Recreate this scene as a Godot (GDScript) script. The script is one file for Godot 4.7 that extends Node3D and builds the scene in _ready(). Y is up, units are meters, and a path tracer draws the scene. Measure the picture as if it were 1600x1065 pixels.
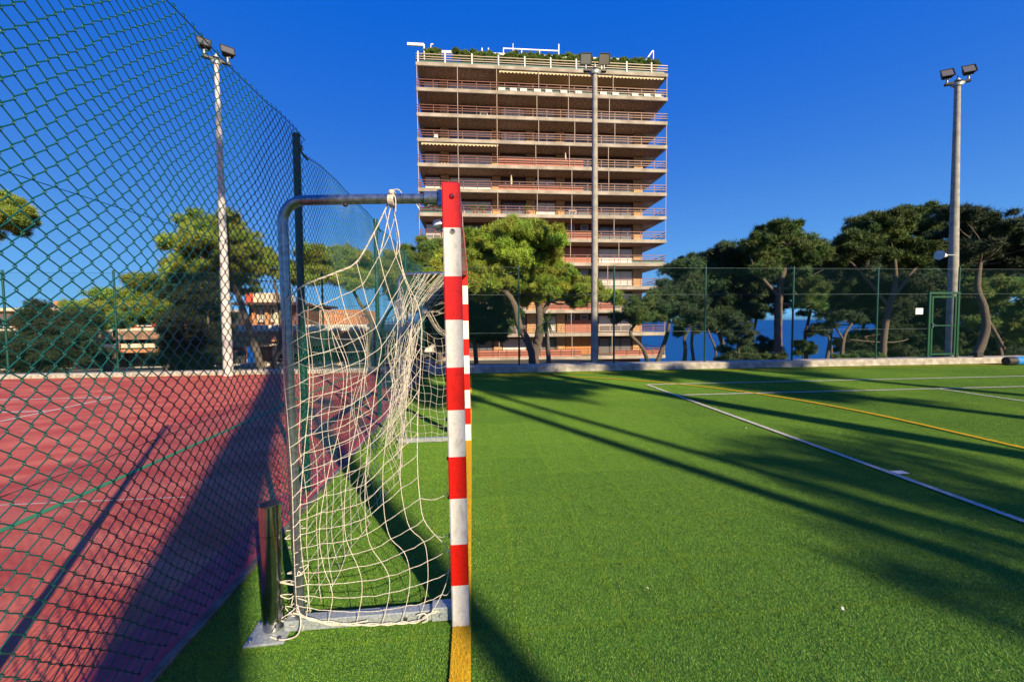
extends Node3D
# x right across the pitch, -z along the goal line, y up, metres. d = distance along -z.
const FOCAL := 665.0
const EYE := Vector3(0, 1.436, 0)
const EXPOSURE := 1.72
const SUN_AZ := 27.2      # degrees the shadows turn to the left of -z
const SUN_EL := 25.0
var lens_basis := Basis()
var M := {}
var names := {}
var rng := RandomNumberGenerator.new()

class MB:
	var v := PackedVector3Array()
	var n := PackedVector3Array()
	var c := PackedColorArray()
	var ix := PackedInt32Array()
	var tint := Color.WHITE
	var coloured := false
	func put(p: Vector3, nn: Vector3) -> void:
		v.append(p); n.append(nn); c.append(tint)
	func face(p: Array, out: Vector3) -> void:          # a flat polygon, turned so that it faces out
		var nn: Vector3 = (p[1] - p[0]).cross(p[2] - p[0])
		if nn.length_squared() < 1e-16 and p.size() > 3: nn = (p[2] - p[0]).cross(p[3] - p[0])
		nn = nn.normalized()
		var flip := nn.dot(out) < 0.0
		if flip: nn = -nn
		var b := v.size()
		for q in p: put(q, nn)
		for k in range(1, p.size() - 1):
			ix.append(b)
			ix.append(b + (k if flip else k + 1)); ix.append(b + (k + 1 if flip else k))
	func box(o: Vector3, s: Vector3, t := Basis(), bev := 0.0) -> void:
		var h := s * 0.5
		if bev <= 0.0:
			for a in 3:
				for sg in [-1.0, 1.0]:
					var q := []
					for e in [[-1, -1], [1, -1], [1, 1], [-1, 1]]:
						var p := Vector3()
						p[a] = h[a] * sg; p[(a + 1) % 3] = h[(a + 1) % 3] * e[0]; p[(a + 2) % 3] = h[(a + 2) % 3] * e[1]
						q.append(o + t * p)
					var w := Vector3(); w[a] = sg
					face(q, t * w)
			return
		var g := func(a: int, sx: Vector3) -> Vector3:
			var p := Vector3()
			for k in 3: p[k] = sx[k] * (h[k] if k == a else h[k] - bev)
			return o + t * p
		for a in 3:
			var b := (a + 1) % 3
			var d := (a + 2) % 3
			for sg in [-1.0, 1.0]:
				var q := []
				for e in [[-1, -1], [1, -1], [1, 1], [-1, 1]]:
					var sx := Vector3(); sx[a] = sg; sx[b] = e[0]; sx[d] = e[1]
					q.append((g as Callable).call(a, sx))
				var w := Vector3(); w[a] = sg
				face(q, t * w)
				for s2 in [-1.0, 1.0]:                   # edge between the faces a and b
					var e0 := Vector3(); e0[a] = sg; e0[b] = s2; e0[d] = -1
					var e1 := e0; e1[d] = 1
					var w2 := Vector3(); w2[a] = sg; w2[b] = s2
					face([(g as Callable).call(a, e0), (g as Callable).call(a, e1), (g as Callable).call(b, e1), (g as Callable).call(b, e0)], t * w2)
		for x in [-1.0, 1.0]:
			for y in [-1.0, 1.0]:
				for z in [-1.0, 1.0]:
					var sx := Vector3(x, y, z)
					face([(g as Callable).call(0, sx), (g as Callable).call(1, sx), (g as Callable).call(2, sx)], t * sx)
	func span(a: Vector3, b: Vector3, bev := 0.0) -> void:  # box between two corners
		box((a + b) * 0.5, (b - a).abs(), Basis(), bev)
	func bar(a: Vector3, b: Vector3, w: float, h: float, bev := 0.0) -> void:
		var z := (b - a).normalized()
		var up := Vector3.UP if absf(z.y) < 0.95 else Vector3.RIGHT
		var x := up.cross(z).normalized()
		box((a + b) * 0.5, Vector3(w, h, (b - a).length()), Basis(x, z.cross(x), z), bev)
	func tube(p: PackedVector3Array, r: PackedFloat32Array, sides := 8, caps := true, wob := 0.0) -> void:
		var m := p.size()
		if m < 2: return
		var base := v.size()
		var tan := (p[1] - p[0]).normalized()
		var side := tan.cross(Vector3.UP if absf(tan.y) < 0.9 else Vector3.RIGHT).normalized()
		for k in m:
			var t2: Vector3 = (p[mini(k + 1, m - 1)] - p[maxi(k - 1, 0)]).normalized()
			if t2.length_squared() < 0.5: t2 = tan
			side = (side - t2 * side.dot(t2)).normalized()
			tan = t2
			var up := side.cross(t2)
			var rr: float = r[mini(k, r.size() - 1)]
			for s in sides:
				var a := TAU * s / sides
				var d := side * cos(a) + up * sin(a)
				put(p[k] + d * rr * (1.0 + wob * sin(k * 2.3 + s * 4.1)), d)
		for k in m - 1:
			for s in sides:
				var a := base + k * sides + s
				var b := base + k * sides + (s + 1) % sides
				var a2 := a + sides
				var b2 := b + sides
				ix.append(a); ix.append(b); ix.append(b2)
				ix.append(a); ix.append(b2); ix.append(a2)
		if caps:
			for e in [0, m - 1]:
				var q := []
				for s in sides: q.append(v[base + e * sides + s])
				face(q, (p[0] - p[1]) if e == 0 else (p[m - 1] - p[m - 2]))
	func rod(a: Vector3, b: Vector3, r: float, sides := 8, r2 := -1.0) -> void:
		tube(PackedVector3Array([a, b]), PackedFloat32Array([r, r if r2 < 0 else r2]), sides)
	func ball(o: Vector3, s: Vector3, rings := 6, segs := 10) -> void:
		var base := v.size()
		for k in rings + 1:
			var f := PI * k / rings
			for q in segs:
				var d := Vector3(sin(f) * cos(TAU * q / segs), cos(f), sin(f) * sin(TAU * q / segs))
				put(o + d * s, (d / s).normalized())
		for k in rings:
			for q in segs:
				var a := base + k * segs + q
				var b := base + k * segs + (q + 1) % segs
				ix.append(a); ix.append(b + segs); ix.append(b)
				ix.append(a); ix.append(a + segs); ix.append(b + segs)
	func tri(a: Vector3, b: Vector3, d: Vector3) -> void:
		var nn := (b - a).cross(d - a).normalized()
		var k := v.size()
		if nn.y < 0.0: nn = -nn; ix.append(k); ix.append(k + 1); ix.append(k + 2)
		else: ix.append(k); ix.append(k + 2); ix.append(k + 1)
		put(a, nn); put(b, nn); put(d, nn)
	func mesh(off := Vector3.ZERO) -> ArrayMesh:
		var a := []
		a.resize(Mesh.ARRAY_MAX)
		var w := v
		if off != Vector3.ZERO:
			w = PackedVector3Array()
			w.resize(v.size())
			for k in v.size(): w[k] = v[k] - off
		a[Mesh.ARRAY_VERTEX] = w; a[Mesh.ARRAY_NORMAL] = n; a[Mesh.ARRAY_INDEX] = ix
		if coloured: a[Mesh.ARRAY_COLOR] = c
		var m := ArrayMesh.new()
		m.add_surface_from_arrays(Mesh.PRIMITIVE_TRIANGLES, a)
		return m

# ---------------------------------------------------------------- helpers
func ray(px: float, py: float) -> Vector3:
	return lens_basis * Vector3((px - 800.0) / FOCAL, -(py - 532.5) / FOCAL, -1.0)
func at(px: float, py: float, d: float) -> Vector3:     # where a line of sight meets the plane at distance d
	var r := ray(px, py)
	return EYE + r * (d / -r.z)
func lin(r: float, g: float, b: float) -> Color:
	return Color(r, g, b).linear_to_srgb()
func numbered(parent: Node, called: String) -> String:
	var key := str(parent.get_instance_id()) + called
	var k: int = names.get(key, 0)
	names[key] = k + 1
	return called if k == 0 else "%s_%03d" % [called, k]
func origin_of(n: Node) -> Vector3:
	var o := Vector3.ZERO
	while n is Node3D and n != self:
		o += (n as Node3D).position
		n = n.get_parent()
	return o
func obj(called: String, mb: MB, material: Material, parent: Node = self) -> MeshInstance3D:
	var o := MeshInstance3D.new()
	o.name = numbered(parent, called)
	o.mesh = mb.mesh(origin_of(parent))
	o.material_override = material
	parent.add_child(o, true)
	return o
func put_mesh(called: String, mesh: Mesh, material: Material, parent: Node, where: Vector3) -> MeshInstance3D:
	var o := MeshInstance3D.new()
	o.name = numbered(parent, called)
	o.mesh = mesh
	o.material_override = material
	o.position = where - origin_of(parent)
	parent.add_child(o, true)
	return o
func tag(o: Node, label: String, category: String, group := "") -> Node:
	o.set_meta("label", label); o.set_meta("category", category)
	if group: o.set_meta("group", group)
	return o
func kind(o: Node, k: String, label := "") -> Node:
	o.set_meta("kind", k)
	if label: o.set_meta("label", label)
	return o
func thing(called: String, label: String, category: String, where: Vector3, group := "") -> Node3D:
	var o := Node3D.new()
	o.name = numbered(self, called)
	add_child(o, true)
	o.position = where
	tag(o, label, category, group)
	return o
func noise(freq: float, sd: int, oct := 4) -> FastNoiseLite:
	var f := FastNoiseLite.new()
	f.seed = sd; f.frequency = freq; f.fractal_octaves = oct
	f.noise_type = FastNoiseLite.TYPE_SIMPLEX_SMOOTH
	return f
func noise_tex(freq: float, sd: int, lo: Color, hi: Color, size := 512, oct := 5, a := 0.25, b := 0.75) -> NoiseTexture2D:
	var t := NoiseTexture2D.new()
	t.width = size; t.height = size; t.seamless = true
	t.noise = noise(freq, sd, oct)
	var g := Gradient.new()
	g.set_color(0, lo); g.set_color(1, hi)
	g.set_offset(0, a); g.set_offset(1, b)
	t.color_ramp = g
	return t
func bump_tex(freq: float, sd: int, size := 512, strength := 4.0) -> NoiseTexture2D:
	var t := NoiseTexture2D.new()
	t.width = size; t.height = size; t.seamless = true; t.as_normal_map = true; t.bump_strength = strength
	t.noise = noise(freq, sd, 4)
	return t
func mat(c: Color, rough := 0.7, metal := 0.0, vc := false) -> StandardMaterial3D:
	var m := StandardMaterial3D.new()
	m.albedo_color = c; m.roughness = rough; m.metallic = metal; m.vertex_color_use_as_albedo = vc
	m.cull_mode = BaseMaterial3D.CULL_DISABLED
	return m
func worn(lo: Color, hi: Color, rough: float, rep: float, freq := 0.01, sd := 1, bump := 0.0, metal := 0.0) -> StandardMaterial3D:
	var m := mat(Color.WHITE, rough, metal)
	m.albedo_texture = noise_tex(freq, sd, lo, hi)
	m.uv1_triplanar = true; m.uv1_world_triplanar = true
	m.uv1_scale = Vector3.ONE * rep
	if bump > 0.0:
		m.normal_enabled = true; m.normal_scale = bump
		m.normal_texture = bump_tex(freq * 3.0, sd + 50)
	return m
func curve(p: Array, steps: int) -> PackedVector3Array:   # a smooth line through the points
	var o := PackedVector3Array()
	var m := p.size()
	for k in m - 1:
		var a: Vector3 = p[maxi(k - 1, 0)]
		var b: Vector3 = p[k]
		var c: Vector3 = p[k + 1]
		var d: Vector3 = p[mini(k + 2, m - 1)]
		for s in steps: o.append(b.cubic_interpolate(c, a, d, float(s) / steps))
	o.append(p[m - 1])
	return o
func multi(called: String, mesh: Mesh, material: Material, xf: Array, tints: Array, parent: Node) -> MultiMeshInstance3D:
	var mm := MultiMesh.new()
	mm.transform_format = MultiMesh.TRANSFORM_3D
	mm.use_colors = tints.size() > 0
	mm.mesh = mesh
	mm.instance_count = xf.size()
	for k in xf.size():
		mm.set_instance_transform(k, xf[k])
		if tints.size(): mm.set_instance_color(k, tints[k])
	var o := MultiMeshInstance3D.new()
	o.multimesh = mm
	o.material_override = material
	o.name = numbered(parent, called)
	parent.add_child(o, true)
	return o

# ---------------------------------------------------------------- the scene
func _ready() -> void:
	rng.seed = 7
	var cam := Camera3D.new()
	cam.name = "camera"
	cam.position = EYE
	cam.rotation_degrees = Vector3(-2.68, -5.33, -0.45)
	cam.fov = rad_to_deg(2.0 * atan(532.5 / FOCAL))
	cam.near = 0.05; cam.far = 20000.0
	add_child(cam)
	lens_basis = cam.transform.basis
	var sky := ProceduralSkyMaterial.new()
	sky.sky_top_color = Color8(0, 97, 214)
	sky.sky_horizon_color = Color8(128, 200, 252)
	sky.sky_curve = 0.14
	sky.sky_energy_multiplier = 1.0
	sky.ground_bottom_color = Color8(40, 60, 60)
	sky.ground_horizon_color = Color8(90, 130, 180)
	sky.ground_energy_multiplier = 0.6
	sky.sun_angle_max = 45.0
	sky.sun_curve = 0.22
	var we := WorldEnvironment.new()
	we.name = "environment"
	var e := Environment.new()
	e.background_mode = Environment.BG_SKY
	e.sky = Sky.new()
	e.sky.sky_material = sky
	e.background_energy_multiplier = 1.0 / EXPOSURE
	e.tonemap_mode = Environment.TONE_MAPPER_LINEAR
	e.tonemap_exposure = EXPOSURE
	e.sdfgi_enabled = true; e.ssao_enabled = true; e.ssil_enabled = true
	we.environment = e
	add_child(we)
	var sun := DirectionalLight3D.new()
	sun.name = "sun"
	sun.light_energy = 1.6
	sun.light_color = Color(1.0, 0.91, 0.74)
	sun.light_angular_distance = 0.53
	sun.shadow_enabled = true
	var el := deg_to_rad(SUN_EL)
	var az := deg_to_rad(SUN_AZ)
	var towards := Vector3(sin(az) * cos(el), sin(el), cos(az) * cos(el))
	add_child(sun)
	sun.look_at_from_position(towards * 60.0, Vector3.ZERO)
	materials()
	setting()
	tower()
	low_houses()
	trees()
	far_fences()
	lamps()
	side_fence()
	goal()
	anchor_post()
	small_things()

func materials() -> void:
	M.red = worn(lin(0.66, 0.008, 0.005), lin(0.78, 0.012, 0.007), 0.35, 4.0, 0.03, 201)
	M.white = worn(lin(0.69, 0.68, 0.66), lin(0.77, 0.765, 0.75), 0.4, 3.0, 0.03, 202)
	for m in [M.red, M.white]:                        # ball marks and grime
		m.detail_enabled = true
		m.detail_blend_mode = BaseMaterial3D.BLEND_MODE_MUL
		m.detail_albedo = noise_tex(0.02, 203, Color.WHITE, lin(0.80, 0.78, 0.75), 512, 5, 0.58, 0.85)
		m.detail_uv_layer = BaseMaterial3D.DETAIL_UV_2
		m.uv2_triplanar = true; m.uv2_world_triplanar = true
		m.uv2_scale = Vector3(1.6, 0.9, 1.6)
	M.galv = worn(lin(0.17, 0.21, 0.26), lin(0.32, 0.37, 0.42), 0.24, 3.0, 0.02, 3, 0.0, 0.85)
	M.steel = worn(lin(0.42, 0.42, 0.42), lin(0.56, 0.56, 0.56), 0.16, 2.0, 0.01, 4, 0.0, 1.0)
	M.zinc = worn(lin(0.24, 0.29, 0.33), lin(0.38, 0.43, 0.46), 0.5, 5.0, 0.02, 5, 0.3, 0.3)
	M.cord = worn(lin(0.40, 0.37, 0.31), lin(0.70, 0.68, 0.62), 0.9, 6.0, 0.02, 6)
	M.wire = mat(lin(0.002, 0.070, 0.068), 0.35)
	M.post_green = worn(lin(0.0015, 0.045, 0.030), lin(0.003, 0.075, 0.052), 0.4, 3.0, 0.02, 7)
	M.gate_green = mat(lin(0.002, 0.055, 0.022), 0.4)
	M.wire_grey = mat(lin(0.16, 0.22, 0.23), 0.5, 0.3)
	M.concrete = worn(lin(0.27, 0.25, 0.22), lin(0.46, 0.43, 0.38), 0.9, 0.5, 0.012, 8, 0.5)
	M.edging = worn(lin(0.075, 0.072, 0.068), lin(0.15, 0.14, 0.13), 0.95, 0.9, 0.02, 109, 0.6)
	M.rail_dark = mat(lin(0.20, 0.11, 0.085), 0.5)
	M.kerb = worn(lin(0.24, 0.23, 0.21), lin(0.44, 0.42, 0.38), 0.9, 0.7, 0.02, 9, 0.6)
	M.pole = worn(lin(0.22, 0.215, 0.20), lin(0.33, 0.32, 0.295), 0.8, 0.35, 0.02, 10, 0.3)
	M.pole_white = worn(lin(0.42, 0.41, 0.40), lin(0.56, 0.55, 0.54), 0.6, 1.0, 0.02, 11)
	M.dark_metal = mat(lin(0.03, 0.03, 0.032), 0.5, 0.3)
	M.lamp_glass = mat(lin(0.24, 0.22, 0.17), 0.12, 0.5)
	M.bark = worn(lin(0.045, 0.034, 0.028), lin(0.26, 0.22, 0.185), 0.95, 1.2, 0.05, 12, 2.0)
	M.needles = mat(Color.WHITE, 0.7, 0.0, true)
	M.needles.backlight_enabled = true
	M.needles.backlight = lin(0.05, 0.065, 0.008)
	M.turf = mat(Color.WHITE, 0.75, 0.0, true)
	M.turf_base = worn(lin(0.025, 0.10, 0.010), lin(0.045, 0.16, 0.016), 0.95, 0.6, 0.02, 14)
	M.line_white = mat(lin(0.60, 0.60, 0.56), 0.8)
	M.line_yellow = mat(lin(0.60, 0.38, 0.008), 0.8)
	M.line_green = mat(lin(0.05, 0.26, 0.11), 0.8)
	M.court = mat(Color.WHITE, 0.72)
	M.court.albedo_texture = noise_tex(0.006, 21, lin(0.46, 0.070, 0.042), lin(0.64, 0.165, 0.105), 1024, 6, 0.2, 0.8)
	M.court.uv1_triplanar = true; M.court.uv1_world_triplanar = true
	M.court.uv1_scale = Vector3(0.13, 0.13, 0.31)
	M.court.detail_enabled = true
	M.court.detail_blend_mode = BaseMaterial3D.BLEND_MODE_MUL
	M.court.detail_albedo = noise_tex(0.05, 22, lin(0.70, 0.66, 0.66), Color.WHITE, 1024, 6, 0.2, 0.6)
	M.court.detail_uv_layer = BaseMaterial3D.DETAIL_UV_2
	M.court.uv2_triplanar = true; M.court.uv2_world_triplanar = true
	M.court.uv2_scale = Vector3(1.3, 1.3, 0.5)
	M.border = worn(lin(0.38, 0.045, 0.065), lin(0.48, 0.07, 0.10), 0.8, 0.6, 0.02, 23)
	M.earth = worn(lin(0.05, 0.055, 0.025), lin(0.16, 0.13, 0.08), 1.0, 0.25, 0.02, 24, 1.0)
	M.sea = mat(lin(0.004, 0.075, 0.27), 0.45)
	M.sea.metallic_specular = 0.25
	M.sea.normal_enabled = true
	M.sea.normal_texture = bump_tex(0.03, 25, 512, 6.0)
	M.sea.uv1_triplanar = true; M.sea.uv1_world_triplanar = true
	M.sea.uv1_scale = Vector3.ONE * 0.03
	M.slab = worn(lin(0.27, 0.235, 0.195), lin(0.40, 0.36, 0.32), 0.9, 0.037, 0.02, 26)
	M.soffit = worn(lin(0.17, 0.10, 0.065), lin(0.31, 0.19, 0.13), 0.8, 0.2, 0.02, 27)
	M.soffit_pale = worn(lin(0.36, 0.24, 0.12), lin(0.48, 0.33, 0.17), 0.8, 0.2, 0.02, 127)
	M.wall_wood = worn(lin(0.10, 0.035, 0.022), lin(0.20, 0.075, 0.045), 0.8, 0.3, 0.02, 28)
	M.stone = worn(lin(0.30, 0.17, 0.08), lin(0.66, 0.42, 0.22), 0.9, 0.35, 0.03, 29, 0.6)
	M.wood_orange = worn(lin(0.38, 0.15, 0.035), lin(0.54, 0.24, 0.07), 0.6, 0.4, 0.02, 30)
	M.rail = mat(lin(0.16, 0.05, 0.038), 0.5)
	M.rail_panel = mat(lin(0.40, 0.15, 0.11), 0.7)
	M.rail_pale = mat(lin(0.42, 0.34, 0.29), 0.5)
	M.frame = mat(lin(0.50, 0.47, 0.44), 0.4)
	M.frame_dark = mat(lin(0.07, 0.04, 0.03), 0.5)
	M.pane = mat(lin(0.14, 0.16, 0.19), 0.10)
	M.pane.metallic_specular = 0.6
	M.pane_dark = mat(lin(0.04, 0.045, 0.05), 0.2)
	M.pane_dark.metallic_specular = 0.35
	M.blind = mat(lin(0.62, 0.60, 0.62), 0.8)
	M.green_sheet = mat(lin(0.045, 0.12, 0.12), 0.5)
	M.cloth = mat(lin(0.62, 0.52, 0.36), 0.9)
	M.brick = worn(lin(0.34, 0.15, 0.075), lin(0.58, 0.29, 0.15), 0.9, 0.8, 0.04, 31, 0.4)
	M.plaster = worn(lin(0.50, 0.42, 0.31), lin(0.66, 0.58, 0.46), 0.9, 0.2, 0.02, 32)
	M.white_wall = worn(lin(0.60, 0.58, 0.54), lin(0.74, 0.72, 0.68), 0.9, 0.3, 0.02, 33)
	M.orange_red = mat(lin(0.50, 0.07, 0.025), 0.7)
	M.rubber = mat(lin(0.02, 0.02, 0.022), 0.6)
	M.blue = mat(lin(0.015, 0.20, 0.60), 0.5)
	M.sign = mat(lin(0.70, 0.72, 0.74), 0.6)
	M.pipe_white = mat(lin(0.80, 0.80, 0.80), 0.5)

# ---------------------------------------------------------------- ground, courts, lines, sea
func land(x: float, d: float) -> float:
	var past := maxf(0.0, d - 13.0)
	var right := smoothstep(6.0, 30.0, x - past * 0.18)
	var h := -past * lerpf(0.085, 0.30, right)
	if past > 70.0: h -= (past - 70.0) * 0.6
	if x > 45.0: h -= (x - 45.0) * 0.2 * smoothstep(0.0, 10.0, past)
	if x < -40.0: h += minf(3.0, (-40.0 - x) * 0.05)
	return maxf(h, -45.0) - 0.03

func strip(called: String, label: String, a: Vector2, b: Vector2, w: float, m: Material, fib: Mesh = null, fm: Material = null, y := 0.015) -> void:
	# a painted line from a to b (x, d) on the ground
	var mb := MB.new()
	var p := Vector3(a.x, y, -a.y)
	var q := Vector3(b.x, y, -b.y)
	var s := (q - p).normalized().cross(Vector3.UP) * w * 0.5
	mb.face([p - s, q - s, q + s, p + s], Vector3.UP)
	var o := obj(called, mb, m)
	kind(o, "structure", label)
	if fib:
		var xf := []
		var len := (q - p).length()
		var k := 0.0
		while k < len:
			var t := (q - p).normalized()
			var turn := Basis(Vector3.UP, atan2(-t.z, t.x) + (PI if rng.randf() < 0.5 else 0.0))
			xf.append(Transform3D(turn, p + t * minf(k + 0.25, len - 0.25)))
			k += 0.5
		kind(multi("line_fibre", fib, fm, xf, [], o), "stuff")

func fibre_patch(lx: float, lz: float, count: int, lo: float, hi: float, cols: Array, sd: int) -> ArrayMesh:
	var r := RandomNumberGenerator.new()
	r.seed = sd
	var mb := MB.new()
	mb.coloured = true
	for k in count:
		var p := Vector3(r.randf_range(-lx, lx) * 0.5, 0, r.randf_range(-lz, lz) * 0.5)
		var a := r.randf() * TAU
		var h := r.randf_range(lo, hi)
		var s := Vector3(cos(a), 0, sin(a)) * r.randf_range(0.0007, 0.0013)
		var b := r.randf() * TAU
		var top := p + Vector3(cos(b) * h * 0.9, h, sin(b) * h * 0.9)
		var f := r.randf()
		mb.tint = (cols[0] as Color).lerp(cols[1], f)
		if r.randf() < 0.05: mb.tint = cols[2]
		mb.tri(p - s, p + s, top)
	return mb.mesh()

func setting() -> void:
	# land to the horizon
	var mb := MB.new()
	var xs := []
	var ds := []
	for k in 61: xs.append(-150.0 + k * 5.0)
	for k in 40: ds.append(-60.0 + k * 5.0 if k < 14 else 10.0 + (k - 14) * 5.0)
	for i in xs.size() - 1:
		for j in ds.size() - 1:
			var q := []
			for w in [[0, 0], [1, 0], [1, 1], [0, 1]]:
				q.append(Vector3(xs[i + w[0]], land(xs[i + w[0]], ds[j + w[1]]), -ds[j + w[1]]))
			mb.face(q, Vector3.UP)
	kind(obj("ground", mb, M.earth), "structure", "earth slope under the pines falling towards the sea")
	mb = MB.new()
	mb.face([Vector3(-9000, -30, -40), Vector3(9000, -30, -40), Vector3(9000, -30, -12000), Vector3(-9000, -30, -12000)], Vector3.UP)
	kind(obj("sea", mb, M.sea), "structure", "deep blue sea behind the pines")
	# turf
	mb = MB.new()
	mb.span(Vector3(-1.284, -0.10, 14.0), Vector3(45.0, 0.0, -11.75))
	kind(obj("turf_base", mb, M.turf_base), "structure", "green artificial turf pitch")
	var cols := [Color(0.080, 0.185, 0.010), Color(0.175, 0.365, 0.028), Color(0.34, 0.44, 0.11)]
	var patches := []
	for k in 2: patches.append(fibre_patch(0.53, 0.53, 24000, 0.004, 0.0085, cols, 300 + k))
	var nz := noise(0.16, 5, 4)
	var xfs := [[], []]
	var tints := [[], []]
	var d := 0.9
	while d < 11.6:
		var x := -1.03
		while x < 24.0:
			var c := nz.get_noise_2d(x * 2.0, d * 2.0)
			var which := rng.randi() % 2
			if x < (d + 1.0) * 1.75 + 1.0:
				xfs[which].append(Transform3D(Basis(Vector3.UP, PI * 0.5 * (rng.randi() % 4)), Vector3(x, 0.0, -minf(d + 0.25, 11.5))))
				var f := 1.0 + c * 0.24 + (0.035 if int(floor((d + 0.3) / 2.0)) % 2 == 0 else -0.035) + rng.randf_range(-0.012, 0.012)
				tints[which].append(Color(f * (1.0 + c * 0.12), f, f))
			x += 0.5
		d += 0.5
	for k in 2: kind(multi("turf_fibre", patches[k], M.turf, xfs[k], tints[k], self), "stuff", "short green plastic fibres of the artificial turf")
	# lines on the turf
	var wf := fibre_patch(0.5, 0.05, 1300, 0.004, 0.012, [Color(0.46, 0.46, 0.42), Color(0.70, 0.70, 0.66), Color(0.3, 0.34, 0.22)], 320)
	var yf := fibre_patch(0.5, 0.08, 2100, 0.004, 0.012, [Color(0.46, 0.27, 0.004), Color(0.72, 0.46, 0.012), Color(0.30, 0.22, 0.03)], 321)
	var yf2 := fibre_patch(0.5, 0.05, 1300, 0.004, 0.012, [Color(0.46, 0.27, 0.004), Color(0.72, 0.46, 0.012), Color(0.30, 0.22, 0.03)], 322)
	strip("white_line", "long white baseline running from the near right to the far corner of the tennis court", Vector2(3.82, 0.2), Vector2(3.82, 8.97), 0.055, M.line_white, wf, M.turf)
	strip("white_line", "outer white sideline across the far end of the turf", Vector2(3.80, 9.0), Vector2(26.0, 9.0), 0.05, M.line_white, wf, M.turf)
	strip("white_line", "inner white sideline just in front of the outer one", Vector2(3.86, 7.66), Vector2(26.0, 7.66), 0.05, M.line_white, wf, M.turf)
	strip("white_line", "short white service line at the right edge of the picture", Vector2(9.30, 1.0), Vector2(9.30, 7.62), 0.05, M.line_white, wf, M.turf)
	strip("white_line", "small white centre mark on the baseline", Vector2(3.86, 3.52), Vector2(3.98, 3.52), 0.08, M.line_white)
	strip("yellow_line", "yellow goal line under the red and white goalposts", Vector2(-0.065, 0.0), Vector2(-0.065, 11.2), 0.085, M.line_yellow, yf, M.turf)
	strip("yellow_line", "yellow sideline below the far concrete kerb", Vector2(0.0, 11.25), Vector2(30.0, 11.25), 0.05, M.line_yellow, yf2, M.turf, 0.0165)
	var arc := MB.new()
	var fx := []
	var pts := [Vector3(5.95, 0.0175, -0.5), Vector3(5.95, 0.0175, -5.1)]
	for k in range(1, 41):
		var a := PI * 0.5 * k / 40.0
		pts.append(Vector3(-0.05 + 6.0 * cos(a), 0.0175, -5.1 - 6.0 * sin(a)))
	for k in pts.size() - 1:
		var p: Vector3 = pts[k]
		var q: Vector3 = pts[k + 1]
		var n0: Vector3 = ((q - pts[maxi(k - 1, 0)]) as Vector3).normalized().cross(Vector3.UP) * 0.026
		var n1: Vector3 = ((pts[mini(k + 2, pts.size() - 1)] - p) as Vector3).normalized().cross(Vector3.UP) * 0.026
		arc.face([p - n0, q - n1, q + n1, p + n0], Vector3.UP)
		var t := (q - p).normalized()
		var g := 0.0
		while g < (q - p).length():
			fx.append(Transform3D(Basis(Vector3.UP, atan2(-t.z, t.x)).scaled_local(Vector3(0.5, 1, 1)), p + t * g))
			g += 0.25
	var ao := obj("yellow_line", arc, M.line_yellow)
	kind(ao, "structure", "curved yellow goal area line crossing the tennis court")
	kind(multi("line_fibre", yf2, M.turf, fx, [], ao), "stuff")
	# red court
	mb = MB.new()
	mb.span(Vector3(-45.0, -0.14, 14.0), Vector3(-1.331, -0.012, -12.6))
	kind(obj("red_court", mb, M.court), "structure", "worn red hard court beyond the wire fence")
	mb = MB.new()
	mb.face([Vector3(-1.61, -0.008, 13), Vector3(-1.331, -0.008, 13), Vector3(-1.331, -0.008, -12.6), Vector3(-1.61, -0.008, -12.6)], Vector3.UP)
	kind(obj("court_border", mb, M.border), "structure", "purple painted border strip along the foot of the fence")
	strip("green_line", "green painted line along the red court", Vector2(-3.32, -2), Vector2(-3.32, 12.0), 0.07, M.line_green, null, null, -0.007)
	strip("white_line", "white line across the far part of the red court", Vector2(-7.05, 9.05), Vector2(-30.0, 9.05), 0.05, M.line_white, null, null, -0.006)
	strip("white_line", "white line along the red court meeting the far white line in a corner", Vector2(-7.08, 9.08), Vector2(-7.08, -2.0), 0.05, M.line_white, null, null, -0.007)
	strip("white_line", "second white line across the left edge of the red court", Vector2(-7.13, 7.75), Vector2(-30.0, 7.75), 0.05, M.line_white, null, null, -0.0065)
	strip("white_line", "thin faint white line across the near red court", Vector2(-2.4, 3.72), Vector2(-7.0, 3.72), 0.012, M.line_white, null, null, -0.0055)
	strip("orange_line", "orange strip at the far end of the red court", Vector2(-1.7, 12.45), Vector2(-40.0, 12.45), 0.2, mat(lin(0.52, 0.16, 0.04), 0.8), null, null, -0.0065)
	# shed pine needles and crumbs on the turf
	mb = MB.new()
	mb.coloured = true
	for k in 420:
		var dd := 1.2 + pow(rng.randf(), 1.5) * 9.0
		var o := Vector3(rng.randf_range(-1.1, dd * 1.4 + 1.0), 0.0095, -dd)
		var a := rng.randf() * TAU
		var t := Vector3(cos(a), rng.randf_range(-0.1, 0.1), sin(a)) * rng.randf_range(0.004, 0.012)
		var s := Vector3(-sin(a), 0, cos(a)) * rng.randf_range(0.0006, 0.0014)
		mb.tint = Color(0.22, 0.15, 0.06).lerp(Color(0.42, 0.36, 0.18), rng.randf())
		mb.face([o - t - s, o + t - s, o + t + s, o - t + s], Vector3.UP)
	kind(obj("pine_needles", mb, M.turf), "stuff", "dry pine needles and crumbs scattered on the turf")
	# kerbs
	mb = MB.new()
	mb.span(Vector3(-1.330, -0.12, 13.0), Vector3(-1.285, 0.018, -11.7), 0.006)
	kind(obj("kerb", mb, M.edging), "structure", "grey kerb stones between red court and turf")
	mb = MB.new()
	mb.span(Vector3(-1.2, -0.6, -11.75), Vector3(45.0, 0.19, -12.25), 0.02)
	kind(obj("kerb", mb, M.concrete), "structure", "low grey concrete kerb along the far end of the turf")
	mb = MB.new()
	mb.span(Vector3(-45.0, -0.6, -12.6), Vector3(-1.2, 0.10, -12.95), 0.02)
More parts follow.
